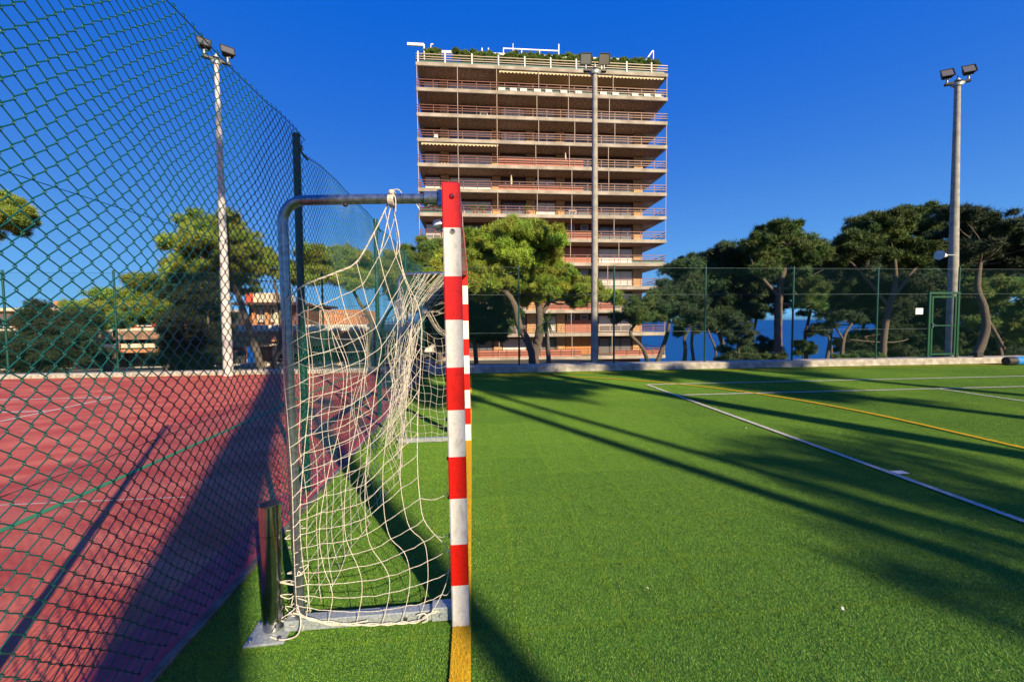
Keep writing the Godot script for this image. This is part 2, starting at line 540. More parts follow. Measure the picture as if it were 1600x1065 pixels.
	kind(obj("kerb", mb, M.kerb), "structure", "low tan kerb along the far end of the red court")

# ---------------------------------------------------------------- apartment tower
func tower() -> void:
	var L := -6.43
	var R := 25.3
	var DF := 53.7
	var DW := 56.5
	var t := thing("apartment_tower", "tall apartment tower with stacked balconies and brown railings behind the pines", "building", Vector3(9.4, -6.0, -DF))
	var rg := RandomNumberGenerator.new()
	rg.seed = 11
	var pier_px := [[689.0, 702.0], [769.0, 782.0], [822.0, 836.0], [869.0, 882.0], [925.0, 935.0], [990.0, 1004.0]]
	var px := []
	for p in pier_px: px.append([at(p[0], 300, DW).x, at(p[1], 300, DW).x])
	var wl := L + 0.5
	var wr: float = px[5][1]
	# core behind the facade
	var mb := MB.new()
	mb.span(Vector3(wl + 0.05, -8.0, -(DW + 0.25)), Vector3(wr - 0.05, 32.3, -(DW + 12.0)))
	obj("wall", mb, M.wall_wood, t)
	for k in 13:
		var top := 32.84 - 3.0 * k
		var bot := top - 0.45
		mb = MB.new()
		mb.span(Vector3(L, bot, -DF), Vector3(R, top, -(DW + 10.0)), 0.04)
		obj("floor_slab", mb, M.slab, t)
		if k == 12: continue
		# boarded ceiling of the balcony
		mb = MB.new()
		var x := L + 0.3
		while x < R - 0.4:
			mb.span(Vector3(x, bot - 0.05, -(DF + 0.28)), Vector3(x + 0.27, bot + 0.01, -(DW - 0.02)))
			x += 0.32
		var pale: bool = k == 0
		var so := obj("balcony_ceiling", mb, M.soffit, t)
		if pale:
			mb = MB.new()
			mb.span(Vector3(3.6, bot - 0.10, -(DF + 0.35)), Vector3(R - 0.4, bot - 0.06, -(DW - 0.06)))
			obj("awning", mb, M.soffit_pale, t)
		# valances of rolled awnings
		if k == 0 or k == 3:
			var va := MB.new()
			var a := 3.7 if k == 0 else L + 0.5
			var b := R - 0.6 if k == 0 else 3.4
			var i := 0
			while a < b:
				va.span(Vector3(a, bot - (0.30 if i % 2 == 0 else 0.2), -(DF + 0.2)), Vector3(a + 0.22, bot - 0.01, -(DF + 0.23)))
				a += 0.225; i += 1
			obj("awning_valance", va, M.cloth, t)
		var lo := top - 3.0           # floor of this storey
		# piers
		for q in px:
			mb = MB.new()
			mb.span(Vector3(q[0], lo + 0.002, -(DW - 0.10)), Vector3(q[1], bot - 0.06, -(DW + 0.3)), 0.03)
			obj("stone_pier", mb, M.stone, t)
		# bays
		var edges := [[wl, px[0][0]], [px[0][1], px[1][0]], [px[1][1], px[2][0]], [px[2][1], px[3][0]], [px[3][1], px[4][0]], [px[4][1], px[5][0]]]
		for bi in 6:
			var a: float = edges[bi][0] + 0.12
			var b: float = edges[bi][1] - 0.12
			if bi == 4 and k >= 6:
				mb = MB.new()
				var sx := a
				while sx < b - 0.1:
					mb.span(Vector3(sx, lo + 0.01, -(DW + 0.04)), Vector3(minf(sx + 0.30, b), bot - 0.9 if k % 2 == 0 else bot - 0.2, -(DW + 0.26)))
					sx += 0.32
				obj("timber_cladding", mb, M.wood_orange if k % 3 != 1 else M.rail_panel, t)
				for wx in [a + 0.25, a + (b - a) * 0.6]:
					if k % 2 == 0: window(t, wx, wx + 1.0, bot - 0.85, bot - 0.15, DW, 1, 0.0)
				continue
			if bi == 0 and rg.randf() < 0.55: continue
			var high := bot - 0.35
			var n := 3 if b - a > 4.0 else 2
			var blind := 0.0
			if rg.randf() < 0.6: blind = rg.randf_range(0.6, 1.0) if rg.randf() < 0.7 else 0.3
			if bi == 2 or bi == 3:
				if k == 3: blind = 0.9
			window(t, a, b, lo + 0.08, high, DW, n, blind)
		# vertical awning poles
		for wx in [L + 0.12, L + 4.9 + rg.randf_range(-0.2, 0.2), L + 9.8, L + 14.6 + rg.randf_range(-0.1, 0.6), L + 19.0 + rg.randf_range(-0.3, 0.8), L + 24.5 + rg.randf_range(-0.9, 0.9), R - 0.12]:
			if rg.randf() < 0.12: continue
			mb = MB.new()
			mb.rod(Vector3(wx, lo, -(DF + 0.10)), Vector3(wx, bot, -(DF + 0.10)), 0.045, 6)
			obj("awning_pole", mb, M.rail_pale, t)
		# a few things on the balconies are parts of the rail: sheets and panels
	for k in 13:
		var lo := 32.84 - 3.0 * k
		var m: Material = M.rail
		if k == 0: m = M.rail_pale
		mb = MB.new()
		for h in [0.35, 0.62, 0.95]:
			mb.bar(Vector3(L + 0.05, lo + h, -(DF + 0.06)), Vector3(R - 0.05, lo + h, -(DF + 0.06)), 0.06, 0.075)
			mb.bar(Vector3(R - 0.06, lo + h, -(DF + 0.1)), Vector3(R - 0.06, lo + h, -(DW + 9.0)), 0.06, 0.075)
			mb.bar(Vector3(L + 0.06, lo + h, -(DF + 0.1)), Vector3(L + 0.06, lo + h, -(DW + 9.0)), 0.06, 0.075)
		var rail := obj("railing", mb, m, t)
		var x := L + 0.3
		var step := 3.25 if k == 0 else 1.75
		mb = MB.new()
		while x < R:
			if k == 0:
				mb.span(Vector3(x - 0.07, lo, -(DF + 0.04)), Vector3(x + 0.07, lo + 1.25, -(DF + 0.12)))
			else:
				mb.span(Vector3(x - 0.035, lo, -(DF + 0.10)), Vector3(x + 0.035, lo + 1.0, -(DF + 0.15)))
			x += step
		obj("railing_post", mb, M.pipe_white if k == 0 else M.rail_dark, rail)
		# sheets behind the rails
		var spans := []
		if k == 0: spans = [[L + 0.4, R - 0.4, 0.3, M.green_sheet]]
		if k == 1: spans = [[3.6, R - 0.5, 0.55, M.green_sheet]]
		if k == 4: spans = [[3.5, 14.3, 0.9, M.rail_panel]]
		if k == 5: spans = [[3.5, 8.5, 0.55, M.rail_panel], [8.6, 14.3, 0.55, M.rail_panel]]
		if k == 6: spans = [[L + 0.4, -3.5, 0.6, M.green_sheet]]
		if k == 7: spans = [[10.5, 15.5, 0.8, M.rail_panel]]
		if k == 8: spans = [[L + 0.4, -1.0, 0.7, M.green_sheet], [20.8, R - 0.3, 0.35, M.green_sheet]]
		if k == 10: spans = [[8.5, 18.4, 0.85, M.rail_panel]]
		if k == 12: spans = [[L + 0.4, 14.0, 0.85, M.rail_panel], [18.5, R - 0.4, 0.7, M.rail_panel]]
		for s in spans:
			mb = MB.new()
			mb.span(Vector3(s[0], lo + 0.02, -(DF + 0.18)), Vector3(s[1], lo + s[2], -(DF + 0.21)))
			obj("railing_panel", mb, s[3], t)
		if k == 1:
			for f in [0.315, 0.36, 0.40, 0.455, 0.50, 0.56, 0.62, 0.72, 0.77, 0.85, 0.90, 0.945]:
				mb = MB.new()
				mb.span(Vector3(lerpf(L, R, f), lo + 0.01, -(DF + 0.0)), Vector3(lerpf(L, R, f) + 0.85, lo + 0.36, -(DF + 0.035)), 0.01)
				obj("planter_box", mb, M.white_wall, t)
	# furniture and folded parasols on some balconies
	var kinds := [["balcony_table", "table"], ["folded_parasol", "parasol"], ["balcony_chair", "chair"]]
	var spots := [[2, 8.2, 0, "small white table on the third balcony from the top of the tower"], [3, 2.2, 2, "pale chair on the fourth balcony from the top of the tower"], [4, 18.6, 1, "folded cream parasol on the fifth balcony from the top"], [5, 11.6, 1, "folded cream parasol on the sixth balcony from the top"], [6, 19.5, 0, "small white table on the seventh balcony beside the lamp post"], [7, 21.0, 2, "pale chair on the eighth balcony right of the lamp post"], [10, 20.5, 2, "pale chair on the third lowest balcony right of the lamp post"], [11, 12.6, 0, "small white table on the second lowest balcony behind the V trunked pine"]]
	for s in spots:
		var o := Vector3(L + s[1], 32.84 - 3.0 * s[0], -DF - 1.0)
		var ft := thing(kinds[s[2]][0], s[3], kinds[s[2]][1], o)
		mb = MB.new()
		if s[2] == 1:
			mb.tube(PackedVector3Array([o + Vector3(0, 0.9, 0), o + Vector3(0, 1.2, 0), o + Vector3(0, 2.2, 0)]), PackedFloat32Array([0.10, 0.15, 0.04]), 8)
			obj("canopy", mb, M.cloth, ft)
			mb = MB.new()
			mb.rod(o + Vector3(0, 0.003, 0), o + Vector3(0, 2.3, 0), 0.03)
			obj("pole", mb, M.pipe_white, ft)
			continue
		var hh := 0.72 if s[2] == 0 else 0.44
		var ww := 1.0 if s[2] == 0 else 0.5
		mb.box(o + Vector3(0, hh, 0), Vector3(ww, 0.05, 0.5), Basis(), 0.01)
		obj("table_top" if s[2] == 0 else "seat", mb, M.pipe_white, ft)
		for lx in [-0.44, 0.44]:
			for lz in [-0.2, 0.2]:
				mb = MB.new()
				mb.rod(o + Vector3(lx * ww, 0.003, lz), o + Vector3(lx * ww, hh - 0.025, lz), 0.03, 6)
				obj("leg", mb, M.pipe_white, ft)
		if s[2] == 2:
			mb = MB.new()
			mb.box(o + Vector3(0, 0.72, -0.24), Vector3(0.5, 0.5, 0.04), Basis(), 0.01)
			obj("backrest", mb, M.pipe_white, ft)
	# roof terrace
	var rf := 32.84
	mb = MB.new()
	mb.span(Vector3(L + 2.0, rf + 0.002, -(DW + 3.0)), Vector3(R - 2.0, rf + 2.4, -(DW + 9.0)))
	obj("penthouse_wall", mb, M.white_wall, t)
	mb = MB.new()
	mb.bar(Vector3(L - 1.0, rf + 2.25, -DF - 0.5), Vector3(L + 1.0, rf + 2.25, -DF - 0.5), 0.22, 0.30)
	mb.rod(Vector3(L + 1.0, rf, -DF - 0.5), Vector3(L + 1.0, rf + 2.3, -DF - 0.5), 0.09)
	mb.rod(Vector3(R - 1.6, rf, -DF - 1.0), Vector3(R - 1.6, rf + 1.6, -DF - 1.0), 0.12)
	mb.rod(at(673, 70, DW), at(673, 81, DW), 0.06)
	mb.rod(at(673, 69, DW), at(677, 69, DW), 0.08)
	mb.bar(at(672, 80, DW), at(1022, 96, DW), 0.2, 0.28)
	mb.bar(at(752, 85, DW), at(785, 89, DW), 0.1, 0.12)
	for q in [753.0, 763.0]: mb.rod(at(q, 75, DW), at(q, 89, DW), 0.08)
	mb.bar(at(786, 75.5, DW), at(873, 79.5, DW), 0.1, 0.13)
	for q in [786.5, 815.0, 843.0]: mb.rod(at(q, 75.5 + (q - 786) * 0.046, DW), at(q, 88, DW), 0.07)
	mb.rod(at(873, 69, DW), at(873, 90, DW), 0.08)
	mb.rod(at(801.5, 68, DW), at(801.5, 86, DW), 0.05)
	mb.bar(at(1020, 79, DW), at(1006, 99, DW), 0.1, 0.12)
	mb.rod(at(1021, 79, DW), at(1021, 97, DW), 0.07)
	obj("roof_frame", mb, M.pipe_white, t)
	mb = MB.new()
	var a0 := at(784, 86.5, DW)
	var a1 := at(905, 97.0, DW)
	mb.span(Vector3(a0.x, a1.y, -DW - 0.3), Vector3(a1.x, a0.y, -DW - 1.2))
	obj("roof_parapet", mb, M.white_wall, t)
	mb = MB.new()
	for k in 22:
		var q := 880.0 + k * 6.6
		mb.bar(at(q, 91.5 + (q - 880) * 0.045, DW - 0.2), at(q - 2.0, 99.5 + (q - 880) * 0.03, DW - 1.6), 0.05, 0.07)
	obj("pergola_slat", mb, M.pipe_white, t)
	# hedge on the terrace
	var pf := []
	var hx := L + 1.3
	while hx < R - 1.0:
		if not (hx > L + 2.4 and hx < L + 4.6):
			pf.append([Vector3(hx, rf + 1.25, -DF - 0.9), Vector3(0.65, rg.randf_range(0.75, 0.95), 0.5)])
		hx += 0.55
	var hd := thing("roof_hedge", "long clipped hedge on the roof terrace of the tower", "hedge", Vector3(9.4, rf, -DF - 1.0))
	mb = MB.new()
	mb.span(Vector3(L + 1.0, rf + 0.004, -DF - 0.6), Vector3(R - 0.9, rf + 0.5, -DF - 1.4), 0.02)
	obj("planter", mb, M.plaster, hd)
	crown(hd, "foliage", pf, 520, 1.0, Color(0.075, 0.115, 0.018), 401)
	# plants on the balconies
	for p in [[734.0, 425.0, "potted plant on a low tower balcony just right of the near goalpost"], [760.0, 425.0, "potted plant on a low tower balcony behind the crown of the V trunked pine"], [826.0, 337.0, "bright round potted plant on the balcony right above the top of the V trunked pine"], [742.0, 335.0, "left of two small pot plants on the balcony level with the goalpost top"], [756.0, 336.0, "right of two small pot plants on the balcony level with the goalpost top"]]:
		var w := at(p[0], p[1], DF + 0.5)
		var kf := roundf((32.84 - w.y + 0.6) / 3.0)
		w.y = 32.84 - 3.0 * kf
		var bp := thing("balcony_plant", p[2], "plant", w, "potted plants on the tower balconies")
		mb = MB.new()
		mb.rod(w + Vector3(0, 0.005, 0), w + Vector3(0, 0.4, 0), 0.16, 8, 0.22)
		obj("pot", mb, M.brick, bp)
		crown(bp, "foliage", [[w + Vector3(0, 0.8, 0), Vector3(0.45, 0.45, 0.4)]], 60, 0.7, Color(0.07, 0.13, 0.02), 410)

func window(t: Node, a: float, b: float, lo: float, hi: float, dw: float, n: int, blind: float) -> void:
	var mb := MB.new()
	var z := -(dw + 0.05)
	mb.span(Vector3(a, hi - 0.09, z), Vector3(b, hi, z - 0.19))
	mb.span(Vector3(a, lo, z), Vector3(b, lo + 0.08, z - 0.19))
	for k in n + 1:
		var x := lerpf(a, b - 0.08, float(k) / n)
		mb.span(Vector3(x, lo + 0.08, z), Vector3(x + 0.08, hi - 0.09, z - 0.19))
	var w := obj("window", mb, M.frame if blind > 0.2 or n == 1 else M.frame_dark, t)
	for k in n:
		mb = MB.new()
		var x0 := lerpf(a, b - 0.08, float(k) / n) + 0.08
		var x1 := lerpf(a, b - 0.08, float(k + 1) / n)
		mb.span(Vector3(x0, lo + 0.08, z - 0.10), Vector3(x1, hi - 0.09, z - 0.12))
		obj("pane", mb, M.pane if dw > 50.0 else M.pane_dark, w)
		if blind > 0.0:
			mb = MB.new()
			var mid := hi - 0.09 - (hi - lo - 0.2) * blind
			mb.span(Vector3(x0, mid, z - 0.05), Vector3(x1, hi - 0.09, z - 0.08))
			obj("blind", mb, M.blind, w)

# ---------------------------------------------------------------- low houses on the left
func terrace(called: String, label: String, x0: float, x1: float, d: float, band: Array, sd: int) -> Node3D:
	# band: [low, high, set back, material]
	var rg := RandomNumberGenerator.new()
	rg.seed = sd
	var t := thing(called, label, "building", Vector3((x0 + x1) * 0.5, -2.6, -d))
	for b in band:
		var mb := MB.new()
		mb.span(Vector3(x0 - b[2] * 0.0, b[0], -(d + b[2])), Vector3(x1, b[1], -(d + 9.0 + b[2] * 0.01)), 0.02)
		obj(b[4], mb, b[3], t)
	return t

func low_houses() -> void:
	var D := 27.0
	var x0 := at(362, 500, D).x
	var x1 := at(668, 500, D).x
	var t := terrace("terraced_house", "terraced flats with orange brick parapet and white roof box behind the goal net", x0, x1, D, [
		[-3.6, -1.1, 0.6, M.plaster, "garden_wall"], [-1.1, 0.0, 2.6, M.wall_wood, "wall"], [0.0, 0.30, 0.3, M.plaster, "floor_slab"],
		[0.30, 0.92, 0.0, M.brick, "brick_parapet"], [0.92, 1.30, 0.25, M.white_wall, "floor_slab"]], 41)
	var mb := MB.new()
	var xm := at(446, 500, D).x
	mb.span(Vector3(x0, 1.30, -(D + 2.0)), Vector3(xm, 2.55, -(D + 8.5)))
	obj("upper_wall", mb, M.wall_wood, t)
	mb = MB.new()
	mb.span(Vector3(x0 - 0.4, 2.55, -(D + 0.7)), Vector3(xm + 0.3, 2.72, -(D + 9.2)), 0.02)
	obj("roof_slab", mb, M.frame_dark, t)
	mb = MB.new()
	mb.span(at(384, 477, D + 2.5) * Vector3(1, 0, 0) + Vector3(0, 2.721, -(D + 2.5)), at(426, 470, D + 2.5) * Vector3(1, 0, 0) + Vector3(0, 3.42, -(D + 6.0)), 0.02)
	obj("roof_box", mb, M.plaster, t)
	mb = MB.new()
	mb.span(at(384, 477, D + 2.45) * Vector3(1, 0, 0) + Vector3(0, 2.74, -(D + 2.40)), at(395, 470, D + 2.45) * Vector3(1, 0, 0) + Vector3(0, 3.40, -(D + 2.50)))
	obj("roof_panel", mb, M.orange_red, t)
	for p in [[398.0, 403.0], [418.0, 424.0], [432.0, 440.0]]:
		mb = MB.new()
		mb.span(Vector3(at(p[0], 500, D + 2).x, 1.302, -(D + 1.6)), Vector3(at(p[1], 500, D + 2).x, 2.548, -(D + 1.98)), 0.02)
		obj("pillar", mb, M.plaster if p[0] > 425 else M.brick, t)
	for p in [[404.0, 410.0], [411.0, 417.0], [425.0, 431.0]]:
		window(t, at(p[0], 500, D + 2).x, at(p[1], 500, D + 2).x, 1.5, 2.45, D + 1.75, 1, 0.0)
	for k in 5:
		var wx := x0 + 1.2 + k * 2.4
		window(t, wx, wx + 1.7, -1.0, -0.15, D + 2.33, 2, 0.0 if k % 2 else 0.6)
	# right part of the upper storey behind the net
	mb = MB.new()
	mb.span(Vector3(at(500, 480, D + 3).x, 1.302, -(D + 3.0)), Vector3(at(560, 480, D + 3).x, 2.3, -(D + 8.0)), 0.02)
	obj("roof_room", mb, M.brick, t)
	# flats farther left
	D = 32.0
	x0 = at(-140, 500, D).x
	x1 = at(278, 500, D).x
	t = terrace("terraced_house", "long low flats with cream bands and red brick pillars behind the dark bushes", x0, x1, D, [
		[-4.0, -1.8, 0.8, M.white_wall, "garden_wall"], [-1.8, -0.6, 2.8, M.wall_wood, "wall"], [-0.6, -0.25, 0.4, M.brick, "brick_parapet"], [-0.25, 0.05, 0.2, M.plaster, "floor_slab"],
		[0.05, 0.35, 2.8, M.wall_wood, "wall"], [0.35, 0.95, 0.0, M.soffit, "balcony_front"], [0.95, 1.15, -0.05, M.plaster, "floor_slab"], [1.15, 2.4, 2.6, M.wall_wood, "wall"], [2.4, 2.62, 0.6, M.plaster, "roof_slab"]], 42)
	for p in [[148.0, 157.0], [200.0, 206.0], [236.0, 243.0], [262.0, 268.0], [92.0, 98.0]]:
		mb = MB.new()
		mb.span(Vector3(at(p[0], 500, D + 2).x, 1.152, -(D + 2.0)), Vector3(at(p[1], 500, D + 2).x, 2.398, -(D + 2.55)), 0.02)
		obj("brick_pillar", mb, M.orange_red if p[0] > 190 else M.brick, t)
	for k in 8:
		var wx := x0 + 1.5 + k * 3.2
		window(t, wx, wx + 2.2, 1.25, 2.3, D + 2.35, 2, 0.0 if k % 3 else 0.5)
		window(t, wx, wx + 2.2, -1.7, -0.7, D + 2.55, 2, 0.0)
	mb = MB.new()
	mb.span(Vector3(at(83, 478, D + 4).x, 2.621, -(D + 4.0)), Vector3(at(96, 478, D + 4).x, 3.25, -(D + 5.0)), 0.02)
	obj("chimney", mb, M.brick, t)
	# white house far left
	D = 60.0
	t = thing("white_house", "small far white house at the left edge beyond the bushes", "building", Vector3(-80, -6, -D))
	mb = MB.new()
	mb.span(Vector3(at(-60, 500, D).x, -6.0, -D), Vector3(at(40, 500, D).x, 2.4, -(D + 8)))
	obj("wall", mb, M.white_wall, t)
	mb = MB.new()
	mb.span(Vector3(at(-62, 500, D).x, 2.401, -D + 0.4), Vector3(at(41, 500, D).x, 2.75, -(D + 8.3)))
	obj("roof", mb, M.brick, t)
	for k in 4: window(t, at(-40.0 + k * 20, 500, D).x, at(-32.0 + k * 20, 500, D).x, 0.2, 1.6, D - 0.24, 1, 0.0)

# ---------------------------------------------------------------- trees
var tufts := {}
func tuft_mesh(which: int) -> ArrayMesh:
	if not tufts.has(which):
		var r := RandomNumberGenerator.new()
		r.seed = 900 + which
		var mb := MB.new()
		mb.coloured = true
		var many := 22 if which < 3 else 9
		for k in many:
			var d := Vector3(r.randfn(), r.randfn() + 0.7, r.randfn()).normalized()
			var s := d.cross(Vector3(r.randfn(), r.randfn(), r.randfn())).normalized() * (0.013 if which < 3 else 0.055)
			var o := Vector3(r.randfn(), r.randfn(), r.randfn()) * 0.05
			var g := r.randf_range(0.75, 1.25)
			mb.tint = Color(g, g, g)
			var l := r.randf_range(0.12, 0.24) if which < 3 else r.randf_range(0.12, 0.22)
			mb.tri(o - s, o + s, o + d * l)
			if which >= 3: mb.tri(o - s, o + s, o - d * l * 0.6)
		tufts[which] = mb.mesh()
	return tufts[which]

func crown(parent: Node, called: String, puffs: Array, per: int, size: float, tone: Color, sd: int, leaf := 0, clumps := 20) -> void:
	# puffs: [centre, radii]; small leaf tufts gathered in clumps through each puff
	var r := RandomNumberGenerator.new()
	r.seed = sd
	var xf := []
	var tints := []
	var o := origin_of(parent)
	for p in puffs:
		var c: Vector3 = p[0]
		var rad: Vector3 = p[1]
		var vol := pow(rad.x * rad.y * rad.z, 1.0 / 3.0)
		var pt := r.randf_range(0.8, 1.2)
		var cl := int(clumps * clampf(vol, 0.5, 2.5)) + 3
		for k in cl:
			var d := Vector3(r.randfn(), r.randfn() * 0.8 + 0.30, r.randfn()).normalized()
			var cc := c + d * rad * r.randf_range(0.3, 1.16)
			var cr := vol * r.randf_range(0.15, 0.38)
			var ct := pt * r.randf_range(0.75, 1.25)
			var yellow := r.randf_range(0.66, 1.08)
			for q in int(per * vol * r.randf_range(0.4, 1.3) / 3.4):
				var e := Vector3(r.randfn(), r.randfn() * 0.7, r.randfn()) * 0.55
				if e.length() > 1.25: e = e.normalized()
				var w := cc + e * cr * Vector3(1.25, 0.8, 1.25)
				var b := Basis.from_euler(Vector3(r.randfn() * 0.7, r.randf() * TAU, r.randfn() * 0.7)).scaled(Vector3.ONE * size * 0.85 * r.randf_range(0.7, 1.3))
				xf.append(Transform3D(b, w - o))
				var g := ct * r.randf_range(0.8, 1.2)
				tints.append(Color(tone.r * g * yellow * 1.6, tone.g * g * 1.6, tone.b * g * 1.6))
	kind(multi(called, tuft_mesh(leaf + sd % 3), M.needles, xf, tints, parent), "stuff")

func tree(called: String, label: String, stems: Array, puffs: Array, per := 210, size := 1.0, tone := Color(0.085, 0.105, 0.018), sd := 1, group := "") -> Node3D:
	# stems: arrays of [point, radius]; the first starts at the ground
	if stems[0][0] is Vector3: stems = [stems]
	var base: Vector3 = stems[0][0][0]
	var t := thing(called, label, "tree", base, group)
	var r := RandomNumberGenerator.new()
	r.seed = sd
	var ends := []
	for k in stems.size():
		var pts := []
		for s in stems[k]: pts.append(s[0])
		var c := curve(pts, 6)
		var rad := PackedFloat32Array()
		for i in c.size():
			var f := float(i) / 6.0
			var a := mini(int(f), stems[k].size() - 1)
			var b := mini(a + 1, stems[k].size() - 1)
			rad.append(lerpf(stems[k][a][1], stems[k][b][1], f - a) * (0.8 if base.z < 0.0 else 1.0))
			if f > 0.8: ends.append([c[i], rad[i]])
		var mb := MB.new()
		mb.tube(c, rad, 9, true, 0.06)
		obj("trunk" if k == 0 else "limb", mb, M.bark, t)
	# limbs from the stems into the puffs
	var lm := MB.new()
	for p in puffs:
		var c: Vector3 = p[0]
		var best = ends[0]
		var bd := 1e9
		for e in ends:
			var dd: float = (e[0] as Vector3).distance_to(c) + maxf(0.0, (e[0] as Vector3).y - c.y) * 3.0
			if dd < bd: bd = dd; best = e
		var a: Vector3 = best[0]
		var rr: float = minf(best[1] * 0.6, 0.09)
		for j in 3:
			var q: Vector3 = c + Vector3(r.randfn() * 0.5, r.randfn() * 0.35, r.randfn() * 0.5) * p[1]
			if j == 0: q = c
			var from: Vector3 = a if j == 0 else a.lerp(c, 0.55)
			var mid: Vector3 = from.lerp(q, 0.5) + Vector3(r.randfn(), r.randf() * 0.6 - 0.7, r.randfn()) * 0.12 * from.distance_to(q)
			var c2 := curve([from, mid, q], 4)
			var rd := PackedFloat32Array()
			for i in c2.size(): rd.append(rr * (1.0 if j == 0 else 0.55) * lerpf(1.0, 0.25, float(i) / (c2.size() - 1)))
			lm.tube(c2, rd, 5, false)
	if puffs.size():
		obj("branches", lm, M.bark, t)
		crown(t, "crown", puffs, per, size, tone, sd)
	return t

func pp(list: Array, d: float, sd: int, deep := 0.9) -> Array:      # puffs at a depth: [px, py, rx, ry] in the photograph's scale
	var r := RandomNumberGenerator.new()
	r.seed = sd
	var o := []
	for p in list:
		var dd := d + r.randf_range(-1.4, 1.4) * deep
		var c := at(p[0], p[1], dd)
		var k := dd / FOCAL
		var z: float = (p[2] + p[3]) * 0.5 * k
		o.append([c, Vector3(p[2] * k * 1.15, p[3] * k * 1.25, z * 1.2)])
	return o
func st(list: Array, d: float) -> Array:                # stem points: [px, py, radius in m, extra depth]
	var o := []
	for p in list: o.append([at(p[0], p[1], d + (p[3] if p.size() > 3 else 0.0)), p[2]])
	return o
func rooted(s: Array, d: float) -> Array:               # carry the first point down to the land
	var w: Vector3 = s[0][0]
	var g := land(w.x, d)
	if w.y > g: s.push_front([Vector3(w.x, g - 0.1, w.z), s[0][1] * 1.15])
	return s

